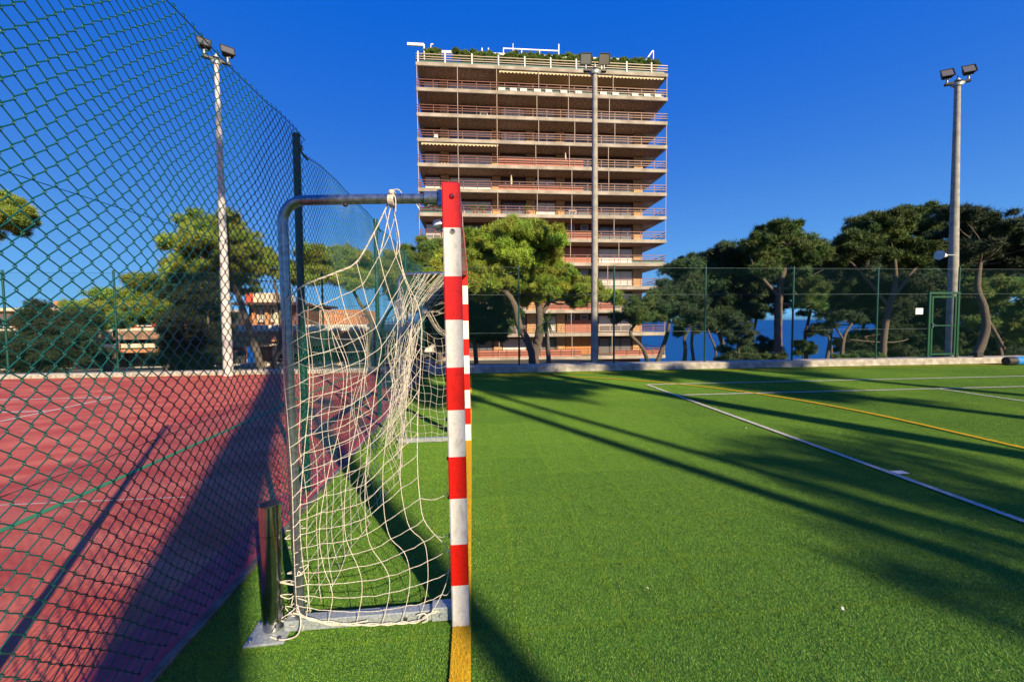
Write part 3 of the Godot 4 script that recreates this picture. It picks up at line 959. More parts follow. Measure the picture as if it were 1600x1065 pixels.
func trees() -> void:
	var lit := Color(0.125, 0.150, 0.018)  # foliage tone with sunlit brightness put into the colour
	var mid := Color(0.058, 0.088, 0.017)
	var dark := Color(0.020, 0.036, 0.013)  # darker foliage tone, with shade put into the colour
	# --- left of the goal
	tree("pine_tree", "pine crown reaching in at the left edge above the red court", rooted(st([[-60, 585, 0.2], [-55, 480, 0.17], [-35, 400, 0.12], [-5, 355, 0.07]], 20.0), 20.0),
		pp([[0, 338, 34, 20], [25, 340, 24, 15], [-25, 330, 35, 24], [8, 322, 22, 14], [-60, 335, 36, 26]], 20.0, 51), 260, 0.9, lit, 51)
	tree("pine_tree", "big round pine with leaning trunk behind the left lamp post", rooted(st([[410, 580, 0.2], [398, 540, 0.17], [385, 500, 0.15], [372, 462, 0.13], [355, 425, 0.09]], 18.5), 18.5),
		pp([[335, 355, 36, 18], [300, 380, 36, 26], [345, 375, 42, 26], [372, 395, 24, 20], [318, 410, 44, 24], [358, 422, 36, 20], [285, 425, 24, 20], [330, 442, 36, 16], [370, 450, 18, 12], [300, 445, 24, 14], [350, 352, 20, 12]], 18.8, 52), 260, 0.95, lit, 52)
	tree("pine_tree", "low umbrella pine just left of the goal upright", rooted(st([[418, 584, 0.13, 3], [438, 540, 0.11, 3], [436, 480, 0.10, 3], [428, 440, 0.06, 3]], 18.0), 21.0),
		pp([[392, 412, 26, 10], [415, 412, 30, 13], [440, 424, 26, 12], [378, 426, 14, 8], [460, 432, 20, 10]], 21.0, 53, 0.5), 300, 0.9, Color(0.15, 0.175, 0.02), 53)
	tree("pine_tree", "spreading pine with pale forked trunk in front of the low flats", rooted(st([[262, 580, 0.13], [263, 550, 0.12], [266, 520, 0.1], [262, 495, 0.07]], 21.0), 21.0),
		pp([[225, 448, 32, 17], [205, 470, 30, 20], [245, 470, 30, 22], [185, 490, 28, 16], [225, 492, 34, 16], [262, 488, 20, 14], [160, 478, 30, 16], [140, 486, 26, 13]], 21.5, 54), 240, 0.95, lit * 0.9, 54)
	tree("pine_tree", "slim pine with crooked V trunk at the third far fence post", rooted(st([[163, 570, 0.1], [158, 550, 0.09], [155, 520, 0.08], [150, 500, 0.05]], 20.0), 20.0) ,
		pp([[128, 500, 22, 12], [160, 502, 26, 12], [188, 506, 22, 10], [115, 492, 16, 9]], 20.0, 55), 240, 0.9, mid, 55)
	var s := rooted(st([[172, 572, 0.09], [180, 555, 0.08], [186, 540, 0.07], [178, 522, 0.06], [182, 500, 0.05]], 19.0), 19.0)
	tree("pine_tree", "thin crooked trunk leaning right beside the slim pine", s, pp([[190, 498, 18, 9]], 19.5, 56), 200, 0.8, mid, 56)
	# hedges
	var hg := thing("cypress_hedge", "tall dark green hedge standing left of the left lamp post", "hedge", Vector3(at(308, 580, 15.5).x, land(-9, 15.5), -15.5))
	var hm := MB.new()
	for q in [288.0, 308.0, 328.0]: hm.rod(Vector3(at(q, 580, 15.5).x, -0.4, -15.5), Vector3(at(q, 580, 15.5).x, 2.2, -15.5), 0.06, 7, 0.03)
	obj("stem", hm, M.bark, hg)
	crown(hg, "foliage", pp([[290, 462, 20, 22], [315, 455, 24, 20], [335, 465, 16, 22], [285, 500, 24, 26], [312, 495, 28, 28], [336, 505, 16, 28], [280, 540, 26, 26], [310, 540, 30, 28], [336, 545, 18, 26], [282, 568, 26, 18], [312, 570, 30, 16], [336, 570, 16, 16]], 15.5, 57, 0.35), 260, 0.8, dark * 0.5, 57)  # hedge tone darkened further, its shade painted into the colour
	var bs := [[[60, 510, 34, 22], [90, 505, 34, 24], [70, 540, 44, 26], [110, 530, 26, 26], [40, 545, 26, 20], [100, 558, 40, 18], [60, 565, 40, 14]], [[20, 560, 30, 14], [-10, 550, 26, 18], [-40, 545, 30, 24]]]
	var bl := ["big dark round bush at the left edge behind the far wire fence", "low bush at the very left edge of the picture"]
	for k in 2:
		var w := at(bs[k][0][0], 580, 17.5)
		w.y = land(w.x, 17.5)
		var b := thing("bush", bl[k], "bush", w)
		hm = MB.new()
		for q in 3: hm.rod(w + Vector3(-0.1, -0.05, 0), w + Vector3(-0.5 + q * 0.5, 1.0, 0.1), 0.05, 6, 0.02)
		obj("stem", hm, M.bark, b)
		crown(b, "foliage", pp(bs[k], 17.5, 58 + k, 0.5), 230, 0.85, dark * 0.6, 58 + k)  # bush tone also darkened, shade painted into the leaves
	tree("pine_tree", "bright flat topped pine seen through the goal net", rooted(st([[578, 585, 0.15], [574, 545, 0.13], [580, 505, 0.11], [560, 470, 0.09], [545, 440, 0.06]], 19.0), 19.0),
		pp([[500, 400, 32, 16], [535, 412, 36, 20], [485, 422, 30, 18], [570, 418, 32, 18], [520, 432, 36, 14], [600, 428, 26, 16], [560, 438, 26, 12], [470, 438, 22, 10], [618, 412, 20, 14], [625, 440, 20, 12]], 19.5, 61), 260, 0.95, lit, 61)
	tree("pine_tree", "pine with branching bare limbs behind the far goal upright", rooted(st([[590, 580, 0.14, 4], [592, 540, 0.12, 4], [600, 500, 0.1, 4], [616, 475, 0.07, 4]], 19.0), 23.0),
		pp([[640, 455, 22, 16], [655, 475, 24, 16], [615, 462, 18, 12]], 23.0, 62), 210, 0.9, mid, 62)
	# --- the big pine in front of the tower
	s = rooted(st([[836, 574, 0.27], [834, 558, 0.24], [842, 525, 0.2], [843, 485, 0.17], [832, 450, 0.13], [822, 410, 0.08]], 16.0), 16.0)
	var s2 := st([[834, 560, 0.22], [826, 535, 0.18], [812, 510, 0.17], [805, 480, 0.15], [792, 458, 0.13], [765, 440, 0.10], [738, 418, 0.07]], 16.0)
	var s3 := st([[842, 500, 0.12], [862, 465, 0.10], [888, 440, 0.07], [920, 448, 0.05]], 16.0)
	tree("pine_tree", "large bright green pine with V shaped trunk in front of the tower", [s, s2, s3],
		pp([[826, 352, 24, 14], [800, 365, 32, 18], [845, 372, 30, 20], [778, 384, 26, 18], [820, 390, 42, 20], [858, 398, 28, 18], [740, 388, 26, 16], [712, 398, 26, 20], [738, 412, 36, 20], [780, 415, 34, 20], [828, 420, 40, 18], [872, 425, 30, 16], [700, 425, 26, 18], [745, 440, 34, 16], [800, 445, 34, 16], [848, 450, 34, 15], [895, 440, 28, 16], [920, 458, 24, 14], [945, 462, 22, 12], [880, 458, 26, 12], [815, 468, 24, 10], [758, 455, 20, 10], [725, 372, 18, 12], [705, 448, 26, 16], [770, 432, 34, 18], [838, 436, 34, 18], [865, 462, 28, 14], [905, 470, 24, 10], [790, 400, 30, 18], [845, 410, 30, 16], [755, 370, 22, 14], [800, 352, 18, 9]], 16.3, 63), 330, 0.85, Color(0.160, 0.190, 0.018), 63)
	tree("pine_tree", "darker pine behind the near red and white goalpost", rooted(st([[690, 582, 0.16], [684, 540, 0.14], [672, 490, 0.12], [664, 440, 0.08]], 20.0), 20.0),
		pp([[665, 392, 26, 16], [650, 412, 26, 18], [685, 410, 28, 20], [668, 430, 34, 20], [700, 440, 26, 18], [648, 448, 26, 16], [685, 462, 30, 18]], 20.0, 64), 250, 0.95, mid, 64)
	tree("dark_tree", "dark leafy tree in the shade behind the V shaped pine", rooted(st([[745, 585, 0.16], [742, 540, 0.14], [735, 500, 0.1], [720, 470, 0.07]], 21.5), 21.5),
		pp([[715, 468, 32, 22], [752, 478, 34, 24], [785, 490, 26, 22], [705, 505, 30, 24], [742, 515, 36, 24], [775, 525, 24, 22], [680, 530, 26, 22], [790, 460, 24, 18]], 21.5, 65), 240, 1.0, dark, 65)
	# yucca
	var y0 := at(858, 572, 15.0)
	y0.y = land(y0.x, 15.0)
	var yk := thing("yucca_plant", "spiky green yucca beside the trunk of the large pine", "plant", y0)
	var mb := MB.new()
	mb.tube(PackedVector3Array([y0, at(856, 540, 15.0), at(853, 508, 15.0)]), PackedFloat32Array([0.09, 0.08, 0.07]), 8)
	obj("stem", mb, M.bark, yk)
	mb = MB.new()
	var r := RandomNumberGenerator.new()
	r.seed = 5
	var yc := at(854, 503, 15.0)
	for k in 70:
		var d := Vector3(r.randfn(), r.randfn() * 0.8 + 0.25, r.randfn()).normalized()
		var side := d.cross(Vector3.UP).normalized() * 0.022
		var tip := yc + d * r.randf_range(0.45, 0.75)
		var m2 := yc + d * 0.3
		mb.tri(yc - side * 0.5, yc + side * 0.5, m2 + side)
		mb.tri(yc - side * 0.5, m2 + side, m2 - side)
		mb.tri(m2 - side, m2 + side, tip + Vector3(0, -0.08, 0))
	obj("leaf_rosette", mb, mat(lin(0.10, 0.17, 0.03), 0.5), yk)
	# --- right of the tower
	tree("pine_tree", "small pine with wavy trunk at the right foot of the tower", rooted(st([[1014, 575, 0.11], [1005, 545, 0.09], [985, 520, 0.08], [1000, 500, 0.05]], 16.5), 16.5),
		pp([[985, 482, 28, 12], [1012, 476, 26, 12], [1000, 498, 32, 11], [972, 496, 18, 9], [1030, 492, 20, 10]], 16.8, 71), 270, 0.8, mid, 71)
	tree("pine_tree", "leaning dark trunked pine in front of the open sea", rooted(st([[1023, 575, 0.13], [1035, 545, 0.12], [1044, 515, 0.10], [1046, 490, 0.07]], 17.5), 17.5),
		pp([[1040, 462, 28, 14], [1066, 468, 28, 14], [1052, 482, 30, 11], [1085, 480, 22, 12], [1030, 478, 18, 10]], 17.6, 72), 270, 0.85, dark * 1.3, 72)
	tree("pine_tree", "short pine with tufted top standing before the sea", rooted(st([[1068, 574, 0.11], [1071, 548, 0.1], [1070, 528, 0.08], [1078, 512, 0.05]], 17.0), 17.0),
		pp([[1072, 506, 22, 12], [1090, 498, 18, 11], [1062, 518, 12, 8]], 17.0, 73), 260, 0.8, dark * 1.2, 73)
	tree("pine_tree", "thin forked pine right of the short tufted one", rooted(st([[1119, 572, 0.07], [1118, 545, 0.06], [1110, 525, 0.05], [1106, 512, 0.035]], 18.0), 18.0),
		pp([[1104, 506, 18, 8], [1124, 512, 16, 7]], 18.0, 74), 220, 0.8, dark * 1.2, 74)
	tree("pine_tree", "broad dark pine between the tower and the tall pine", rooted(st([[1138, 575, 0.15], [1130, 540, 0.13], [1118, 500, 0.11], [1112, 455, 0.08]], 20.0), 20.0),
		pp([[1078, 412, 24, 11], [1110, 404, 32, 13], [1142, 398, 32, 14], [1060, 428, 22, 13], [1095, 428, 36, 17], [1135, 424, 40, 18], [1168, 414, 28, 16], [1075, 450, 26, 15], [1115, 455, 38, 20], [1155, 450, 34, 22], [1100, 485, 28, 17], [1135, 490, 34, 20], [1165, 485, 26, 20], [1120, 512, 24, 12], [1080, 478, 20, 12]], 20.0, 75), 270, 1.0, dark * 1.4, 75)
	tree("pine_tree", "tall straight pine with thick trunk in the middle of the right hand row", [rooted(st([[1217, 560, 0.22], [1216, 520, 0.2], [1217, 480, 0.2], [1220, 445, 0.17], [1228, 412, 0.10], [1232, 385, 0.07]], 17.5), 17.5), st([[1218, 462, 0.11], [1198, 442, 0.08], [1178, 415, 0.06], [1172, 398, 0.04]], 17.5), st([[1220, 445, 0.1], [1245, 425, 0.08], [1262, 408, 0.05]], 17.5)],
		pp([[1228, 356, 20, 11], [1208, 366, 24, 13], [1242, 372, 24, 15], [1190, 380, 24, 14], [1220, 385, 36, 16], [1262, 386, 24, 12], [1178, 398, 22, 13], [1212, 405, 32, 16], [1248, 402, 34, 17], [1275, 398, 18, 11], [1195, 425, 20, 11], [1258, 445, 20, 20], [1262, 470, 16, 18]], 17.7, 76), 290, 0.9, mid, 76)
	tree("bush", "ivy covered shrub climbing at the foot of the tall straight pine", rooted(st([[1155, 578, 0.06], [1154, 545, 0.05], [1152, 520, 0.03]], 15.0), 15.0),
		pp([[1152, 508, 12, 16], [1156, 530, 18, 16], [1150, 552, 26, 14], [1166, 564, 24, 10], [1140, 564, 18, 10]], 15.2, 77, 0.3), 260, 0.75, dark * 1.6, 77).set_meta("category", "bush")
	tree("pine_tree", "wide dark pine spreading left of the right lamp post", [rooted(st([[1380, 565, 0.19], [1382, 525, 0.17], [1390, 480, 0.15], [1400, 440, 0.12], [1398, 400, 0.08]], 19.0), 19.0), st([[1392, 470, 0.1], [1430, 420, 0.07], [1455, 395, 0.05]], 19.0), st([[1390, 480, 0.1], [1350, 430, 0.07], [1325, 405, 0.05]], 19.0)],
		pp([[1440, 332, 26, 9], [1405, 340, 30, 11], [1370, 348, 28, 12], [1335, 358, 28, 11], [1465, 345, 26, 14], [1390, 364, 40, 16], [1435, 364, 40, 18], [1345, 378, 34, 14], [1318, 388, 24, 11], [1400, 390, 40, 16], [1455, 385, 34, 18], [1360, 402, 30, 13], [1310, 408, 24, 10], [1425, 412, 34, 14]], 19.0, 78), 300, 0.95, mid * 0.8, 78)
	tree("pine_tree", "dark pine mass with low branches between the two wide pines", rooted(st([[1290, 575, 0.13], [1296, 540, 0.11], [1302, 500, 0.09], [1310, 455, 0.06]], 22.0), 22.0),
		pp([[1290, 425, 30, 16], [1325, 430, 30, 16], [1300, 455, 32, 20], [1340, 460, 32, 20], [1375, 455, 30, 20], [1410, 445, 32, 20], [1320, 485, 26, 13], [1385, 490, 32, 20], [1425, 480, 30, 22], [1360, 500, 26, 13], [1440, 520, 28, 24], [1395, 525, 28, 22]], 22.0, 79), 270, 1.05, dark, 79)
	tree("pine_tree", "low pine with pale forked trunk seen under the wide pine", [rooted(st([[1316, 562, 0.11], [1317, 540, 0.1], [1322, 520, 0.08], [1332, 505, 0.05]], 18.0), 18.0), st([[1318, 530, 0.06], [1308, 515, 0.05], [1298, 505, 0.03]], 18.0)],
		pp([[1302, 496, 24, 9], [1330, 494, 24, 9]], 18.2, 80), 240, 0.8, dark * 1.3, 80)
	tree("pine_tree", "short pale trunk with two bare prongs left of the forked one", rooted(st([[1300, 560, 0.07], [1299, 540, 0.06], [1294, 522, 0.05], [1292, 508, 0.03]], 18.5), 18.5),
		pp([[1276, 520, 20, 7], [1290, 510, 16, 7]], 18.5, 81), 220, 0.8, dark * 1.3, 81)
	tree("pine_tree", "dark leaning pine right of the right lamp post at the picture edge", [rooted(st([[1520, 570, 0.2], [1540, 520, 0.18], [1538, 480, 0.16], [1528, 450, 0.14], [1532, 410, 0.09]], 15.5), 15.5), st([[1538, 490, 0.09], [1556, 520, 0.08], [1570, 545, 0.06]], 15.5)],
		pp([[1505, 340, 24, 14], [1530, 345, 22, 14], [1580, 352, 32, 16], [1510, 366, 34, 20], [1555, 372, 44, 20], [1600, 372, 40, 22], [1520, 395, 40, 20], [1570, 400, 44, 20], [1620, 400, 44, 24], [1500, 410, 24, 12], [1650, 375, 40, 26]], 15.8, 82), 330, 0.9, dark * 0.9, 82)
	tree("pine_tree", "lighter low pine behind the wire fence at the right edge", [rooted(st([[1566, 566, 0.13], [1562, 540, 0.12], [1555, 515, 0.1], [1546, 490, 0.07]], 20.0), 20.0), st([[1562, 530, 0.07], [1580, 505, 0.05], [1590, 490, 0.04]], 20.0)],
		pp([[1535, 452, 30, 16], [1570, 450, 34, 18], [1605, 458, 36, 20], [1520, 478, 24, 14], [1560, 482, 36, 16], [1600, 490, 36, 18], [1540, 505, 24, 11], [1620, 515, 30, 18], [1590, 520, 24, 12]], 20.0, 83), 270, 0.95, Color(0.10, 0.135, 0.025), 83)
	# a second row farther back closes the gaps
	var back := [[1085, 27.0, [[1075, 425, 30, 16], [1110, 430, 34, 20], [1095, 455, 36, 20], [1130, 465, 30, 18], [1065, 450, 22, 14]], "dark pine in the second row just right of the tower"],
		[1180, 27.0, [[1165, 440, 34, 20], [1200, 435, 30, 18], [1180, 465, 36, 20], [1150, 490, 30, 18], [1205, 470, 26, 18]], "dark pine in the second row behind the tall straight pine"],
		[1262, 26.0, [[1255, 420, 30, 18], [1285, 415, 30, 18], [1270, 445, 36, 22], [1245, 465, 28, 18], [1300, 440, 30, 22], [1285, 475, 34, 16]], "dark pine in the second row right of the tall straight pine"],
		[1350, 26.0, [[1330, 400, 30, 18], [1360, 425, 36, 20], [1400, 430, 36, 22], [1345, 450, 36, 22], [1420, 460, 30, 24], [1380, 475, 36, 22], [1335, 480, 30, 16]], "dark pine in the second row behind the wide spreading pine"],
		[1470, 25.0, [[1465, 400, 30, 20], [1480, 430, 30, 22], [1450, 440, 28, 22], [1475, 470, 34, 24], [1445, 485, 28, 24], [1420, 515, 34, 20], [1470, 520, 30, 22]], "dark pine in the second row behind the gate"],
		[1560, 25.0, [[1500, 440, 30, 20], [1535, 430, 30, 18], [1510, 480, 26, 20], [1560, 520, 36, 18], [1600, 430, 36, 20], [1515, 520, 26, 20]], "dark pine in the second row at the right picture edge"]]
	for k in back.size():
		var q = back[k]
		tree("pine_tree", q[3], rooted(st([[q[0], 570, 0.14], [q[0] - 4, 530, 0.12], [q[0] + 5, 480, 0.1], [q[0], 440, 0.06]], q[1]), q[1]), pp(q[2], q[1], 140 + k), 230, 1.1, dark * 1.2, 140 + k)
	var ubs := [[1345, 535, 34, 16, "dark bush behind the trunk of the wide spreading pine"], [1410, 545, 36, 16, "dark bush behind the fence left of the gate"], [1465, 540, 26, 20, "dark bush seen through the gate"], [1515, 535, 30, 20, "dark bush behind the leaning pine right of the gate"], [1580, 545, 40, 16, "dark bush at the right edge behind the fence"], [1190, 545, 24, 14, "dark bush left of the trunk of the tall straight pine"]]
	for k in ubs.size():
		var q = ubs[k]
		var w := at(q[0], q[1], 22.5)
		var g := Vector3(w.x, land(w.x, 22.5), w.z)
		var b := thing("bush", q[4], "bush", g)
		mb = MB.new()
		for i in 3: mb.rod(g, w + Vector3(i - 1, 0, 0) * 0.4, 0.05, 6, 0.02)
		obj("stem", mb, M.bark, b)
		crown(b, "foliage", pp([[q[0], q[1], q[2], q[3]], [q[0] - q[2] * 0.6, q[1] + 6, q[2] * 0.6, q[3] * 0.8], [q[0] + q[2] * 0.6, q[1] + 5, q[2] * 0.6, q[3] * 0.9]], 22.5, 190 + k, 0.4), 230, 0.9, dark * 1.3, 190 + k)
	# undergrowth along the fence
	var ub := [[1205, 558, 26, 7, 16.0, "low shrub at the foot of the tall straight pine"], [1345, 558, 40, 7, 16.5, "long low shrub under the wide pine on the right"], [1258, 545, 14, 16, 16.5, "small upright shrub right of the tall straight pine"], [1086, 572, 16, 8, 14.5, "little shrub before the sea at the short tufted pine"], [1500, 555, 26, 8, 16.0, "low shrub right of the green gate"], [1440, 562, 30, 7, 17.0, "low shrub left of the green gate"], [1055, 572, 12, 6, 14.6, "tiny shrub at the kerb right of the leaning pine"]]
	for k in ub.size():
		var q = ub[k]
		var w := at(q[0], q[1], q[4])
		var g := Vector3(w.x, land(w.x, q[4]), w.z)
		var b := thing("shrub", q[5], "shrub", g)
		mb = MB.new()
		for i in 4: mb.rod(g, w + Vector3((i - 1.5) * 0.15, 0.05, 0.05 * i), 0.025, 5, 0.01)
		obj("stem", mb, M.bark, b)
		crown(b, "foliage", [[w, Vector3(q[2], q[3], (q[2] + q[3]) * 0.5) * float(q[4]) / FOCAL], [w - Vector3(q[2] * 0.5 * q[4] / FOCAL, 0.05, 0), Vector3(q[2] * 0.6, q[3] * 0.8, q[3]) * float(q[4]) / FOCAL]], 260, 0.6, mid, 90 + k)
	# --- tall pines behind the camera, which throw the long shadows
	var hx := sin(deg_to_rad(SUN_AZ))
	var hd := -cos(deg_to_rad(SUN_AZ))
	var rows := [[-0.25, 9.0, 0.33, 11.0, 16.5, 2.3, 6], [4.1, 10.0, 0.12, 9.0, 11.0, 1.3, 3], [4.65, 11.5, 0.10, 9.8, 11.6, 1.2, 3], [7.7, 8.5, 0.26, 9.4, 13.0, 1.7, 4], [10.6, 9.0, 0.2, 8.4, 11.5, 1.6, 4], [13.6, 11.0, 0.24, 9.6, 14.0, 2.0, 5]]
	var rl := ["tall thick trunked pine directly behind the viewer", "slim pine behind the viewer on the right", "second slim pine close behind the first slim one", "strong pine behind the viewer farther right", "middle sized pine at the right sideline behind the viewer", "rightmost tall pine behind the viewer"]
	for k in rows.size():
		var q = rows[k]
		var b := Vector3(q[0] + hx * q[1], -0.1, -hd * q[1])
		var bend := Vector3(0.92, 0, -0.47) if k == 0 else Vector3.ZERO
		var pf := []
		var rr := RandomNumberGenerator.new()
		rr.seed = 700 + k
		for i in q[6]:
			pf.append([b + Vector3(rr.randfn() * q[5] * 0.55, rr.randf_range(q[3], q[4]), rr.randfn() * q[5] * 0.55), Vector3(q[5] * 0.5, 0.8, q[5] * 0.5)])
		tree("pine_tree", rl[k], [[[b, q[2] * 1.15], [b + Vector3(0.05, 3, 0.05), q[2]], [b + Vector3(-0.05, 5.5, 0) , q[2] * 0.9], [b + bend * 0.8 + Vector3(0, 9.5, 0), q[2] * 0.75], [b + bend * 1.6 + Vector3(0, q[4] - 0.5, 0), q[2] * 0.4]]], pf, 70, 1.5, mid, 700 + k)
	var fl := []
	var fr := RandomNumberGenerator.new()
	fr.seed = 31
	for k in 15: fl.append([Vector3(11.2 + fr.randfn() * 1.1, fr.randf_range(6.2, 8.2), 11.4 + fr.randfn() * 1.1), Vector3(0.6, 0.35, 0.6)])
	tree("pine_tree", "leaning sparse pine behind the viewer", [[[Vector3(13.4, -0.1, 12.6), 0.18], [Vector3(12.6, 3.0, 12.2), 0.15], [Vector3(11.6, 6.5, 11.6), 0.08]]], fl, 18, 1.2, mid, 730)

# ---------------------------------------------------------------- wire fences
func fence_wire(w: float, h: float, pitch: float, rad: float, sides: int, soft: bool, warp: Callable) -> MB:
	# woven wire: every wire zigzags and hooks its neighbours; pitch is the width of a diamond
	var mb := MB.new()
	var n := int(w / (pitch * 0.5))
	var m := int(h / (pitch * 0.5))
	var hp := pitch * 0.5
	for k in n:
		var p := PackedVector3Array()
		for j in m + 1:
			var right := (j + k) % 2 == 1
			var x := (k + (1.0 if right else 0.0)) * hp
			var y := j * hp
			var zz := rad * (1.1 if right else -1.1)
			if soft:
				var s := 1.0 if right else -1.0
				p.append((warp as Callable).call(x - s * hp * 0.05, y - hp * 0.15, zz * 0.3))
				p.append((warp as Callable).call(x + s * rad * 1.2, y, zz))
				p.append((warp as Callable).call(x - s * hp * 0.05, y + hp * 0.15, zz * 0.3))
			else:
				p.append((warp as Callable).call(x, y, zz))
		mb.tube(p, PackedFloat32Array([rad]), sides, false)
	return mb

func post(parent: Node, o: Vector3, h: float, r: float, m: Material) -> Node3D:
	var mb := MB.new()
	mb.rod(o, o + Vector3(0, h, 0), r, 14)
	var p := obj("post", mb, m, parent)
	mb = MB.new()
	mb.tube(PackedVector3Array([o + Vector3(0, h + 0.0005, 0), o + Vector3(0, h + 0.018, 0), o + Vector3(0, h + 0.03, 0)]), PackedFloat32Array([r * 1.1, r * 1.1, r * 0.6]), 14)
	obj("cap", mb, m, p)
	return p

func far_fences() -> void:
	var flat := func(x: float, y: float, z: float) -> Vector3: return Vector3(x, y, z)
	var W := 2.77
	var bay := fence_wire(W, 2.72, 0.07, 0.0013, 3, false, flat).mesh()
	var base := Vector3(-1.30, 0.19, -12.0)
	var f := thing("wire_fence", "green wire mesh fence on the concrete kerb at the far end of the turf", "fence", base)
	for k in 12:
		var x := -1.45 + k * W
		post(f, Vector3(x, 0.18, -12.0), 2.80, 0.027, M.post_green)
		if k == 11: break
		if k == 5: continue                       # the gate's bay has its own short pieces
		put_mesh("wire_mesh", bay, M.wire, f, Vector3(x, 0.22, -11.96))
	# mesh left of and above the gate
	var gx0 := at(1448, 500, 12.0).x
	var gx1 := at(1496, 500, 12.0).x
	var x5 := -1.45 + 5 * W
	var left := fence_wire(gx0 - x5 - 0.03, 2.72, 0.07, 0.0013, 3, false, flat)
	put_mesh("wire_mesh", left.mesh(), M.wire, f, Vector3(x5, 0.22, -11.96))
	var over := fence_wire(x5 + W - gx0, 0.72, 0.07, 0.0013, 3, false, flat)
	put_mesh("wire_mesh", over.mesh(), M.wire, f, Vector3(gx0, 2.22, -11.96))
	for h in [2.94, 2.17, 1.10]:
		var mb := MB.new()
		var a := Vector3(-1.45, h, -11.953)
		var b := Vector3(-1.45 + 11 * W, h, -11.953)
		if h < 2.0: b.x = gx0
		mb.rod(a, b, 0.0028, 5)
		obj("tension_wire", mb, M.wire_grey, f)
	# gate
	var g := thing("gate", "narrow green metal gate in the far fence beside the right lamp post", "gate", Vector3((gx0 + gx1) * 0.5, 0.19, -12.0))
	var mb := MB.new()
	var t := 2.16
	mb.span(Vector3(gx0, 0.2, -11.93), Vector3(gx0 + 0.07, t, -11.99), 0.005)
	mb.span(Vector3(gx1 - 0.07, 0.2, -11.93), Vector3(gx1, t, -11.99), 0.005)
	mb.span(Vector3(gx0 - 0.01, t, -11.925), Vector3(gx1 + 0.01, t + 0.07, -11.995), 0.005)
	obj("frame", mb, M.gate_green, g)
	mb = MB.new()
	var i0 := gx0 + 0.10
	var i1 := gx1 - 0.10
	mb.span(Vector3(i0, 0.26, -11.935), Vector3(i0 + 0.06, t - 0.05, -11.985), 0.005)
	mb.span(Vector3(i1 - 0.06, 0.26, -11.935), Vector3(i1, t - 0.05, -11.985), 0.005)
	mb.span(Vector3(i0 + 0.06, 0.27, -11.937), Vector3(i1 - 0.06, 0.33, -11.983), 0.005)
	mb.span(Vector3(i0 + 0.06, t - 0.11, -11.937), Vector3(i1 - 0.06, t - 0.05, -11.983), 0.005)
	mb.span(Vector3(i0 + 0.06, 1.17, -11.937), Vector3(i1 - 0.06, 1.21, -11.983), 0.005)
	var leaf := obj("leaf_frame", mb, M.gate_green, g)
	put_mesh("leaf_mesh", fence_wire(i1 - i0 - 0.12, t - 0.4, 0.05, 0.0012, 3, false, flat).mesh(), M.wire, leaf, Vector3(i0 + 0.06, 0.32, -11.96))
	mb = MB.new()
	mb.span(Vector3(i0 + 0.005, 1.13, -11.905), Vector3(i0 + 0.055, 1.27, -11.934), 0.004)
	mb.rod(Vector3(i0 + 0.03, 1.22, -11.91), Vector3(i0 + 0.03, 1.22, -11.88), 0.008)
	mb.rod(Vector3(i0 + 0.03, 1.22, -11.885), Vector3(i0 + 0.13, 1.215, -11.885), 0.008)
	obj("latch", mb, M.galv, leaf)
	# notice board
	var c := at(1437, 486, 11.9)
	mb = MB.new()
	mb.box(c, Vector3(0.25, 0.19, 0.006), Basis(), 0.002)
	tag(obj("notice_board", mb, M.sign), "small white rectangular notice hanging on the fence left of the gate", "sign")
	# left fence, beyond the red court
	f = thing("wire_fence", "green wire mesh fence at the far end of the red court", "fence", Vector3(-12.6, 0.1, -12.75))
	for k in 8:
		var x := -1.52 - 2.765 * k
		if k > 0: post(f, Vector3(x, 0.09, -12.75), 2.80, 0.027, M.post_green)
		if k < 7: put_mesh("wire_mesh", bay, M.wire, f, Vector3(x - 2.767, 0.12, -12.71))
	for h in [2.84, 1.9, 0.98]:
		mb = MB.new()
		mb.rod(Vector3(-1.5, h, -12.70), Vector3(-20.9, h, -12.70), 0.004, 5)
		obj("tension_wire", mb, M.wire, f)

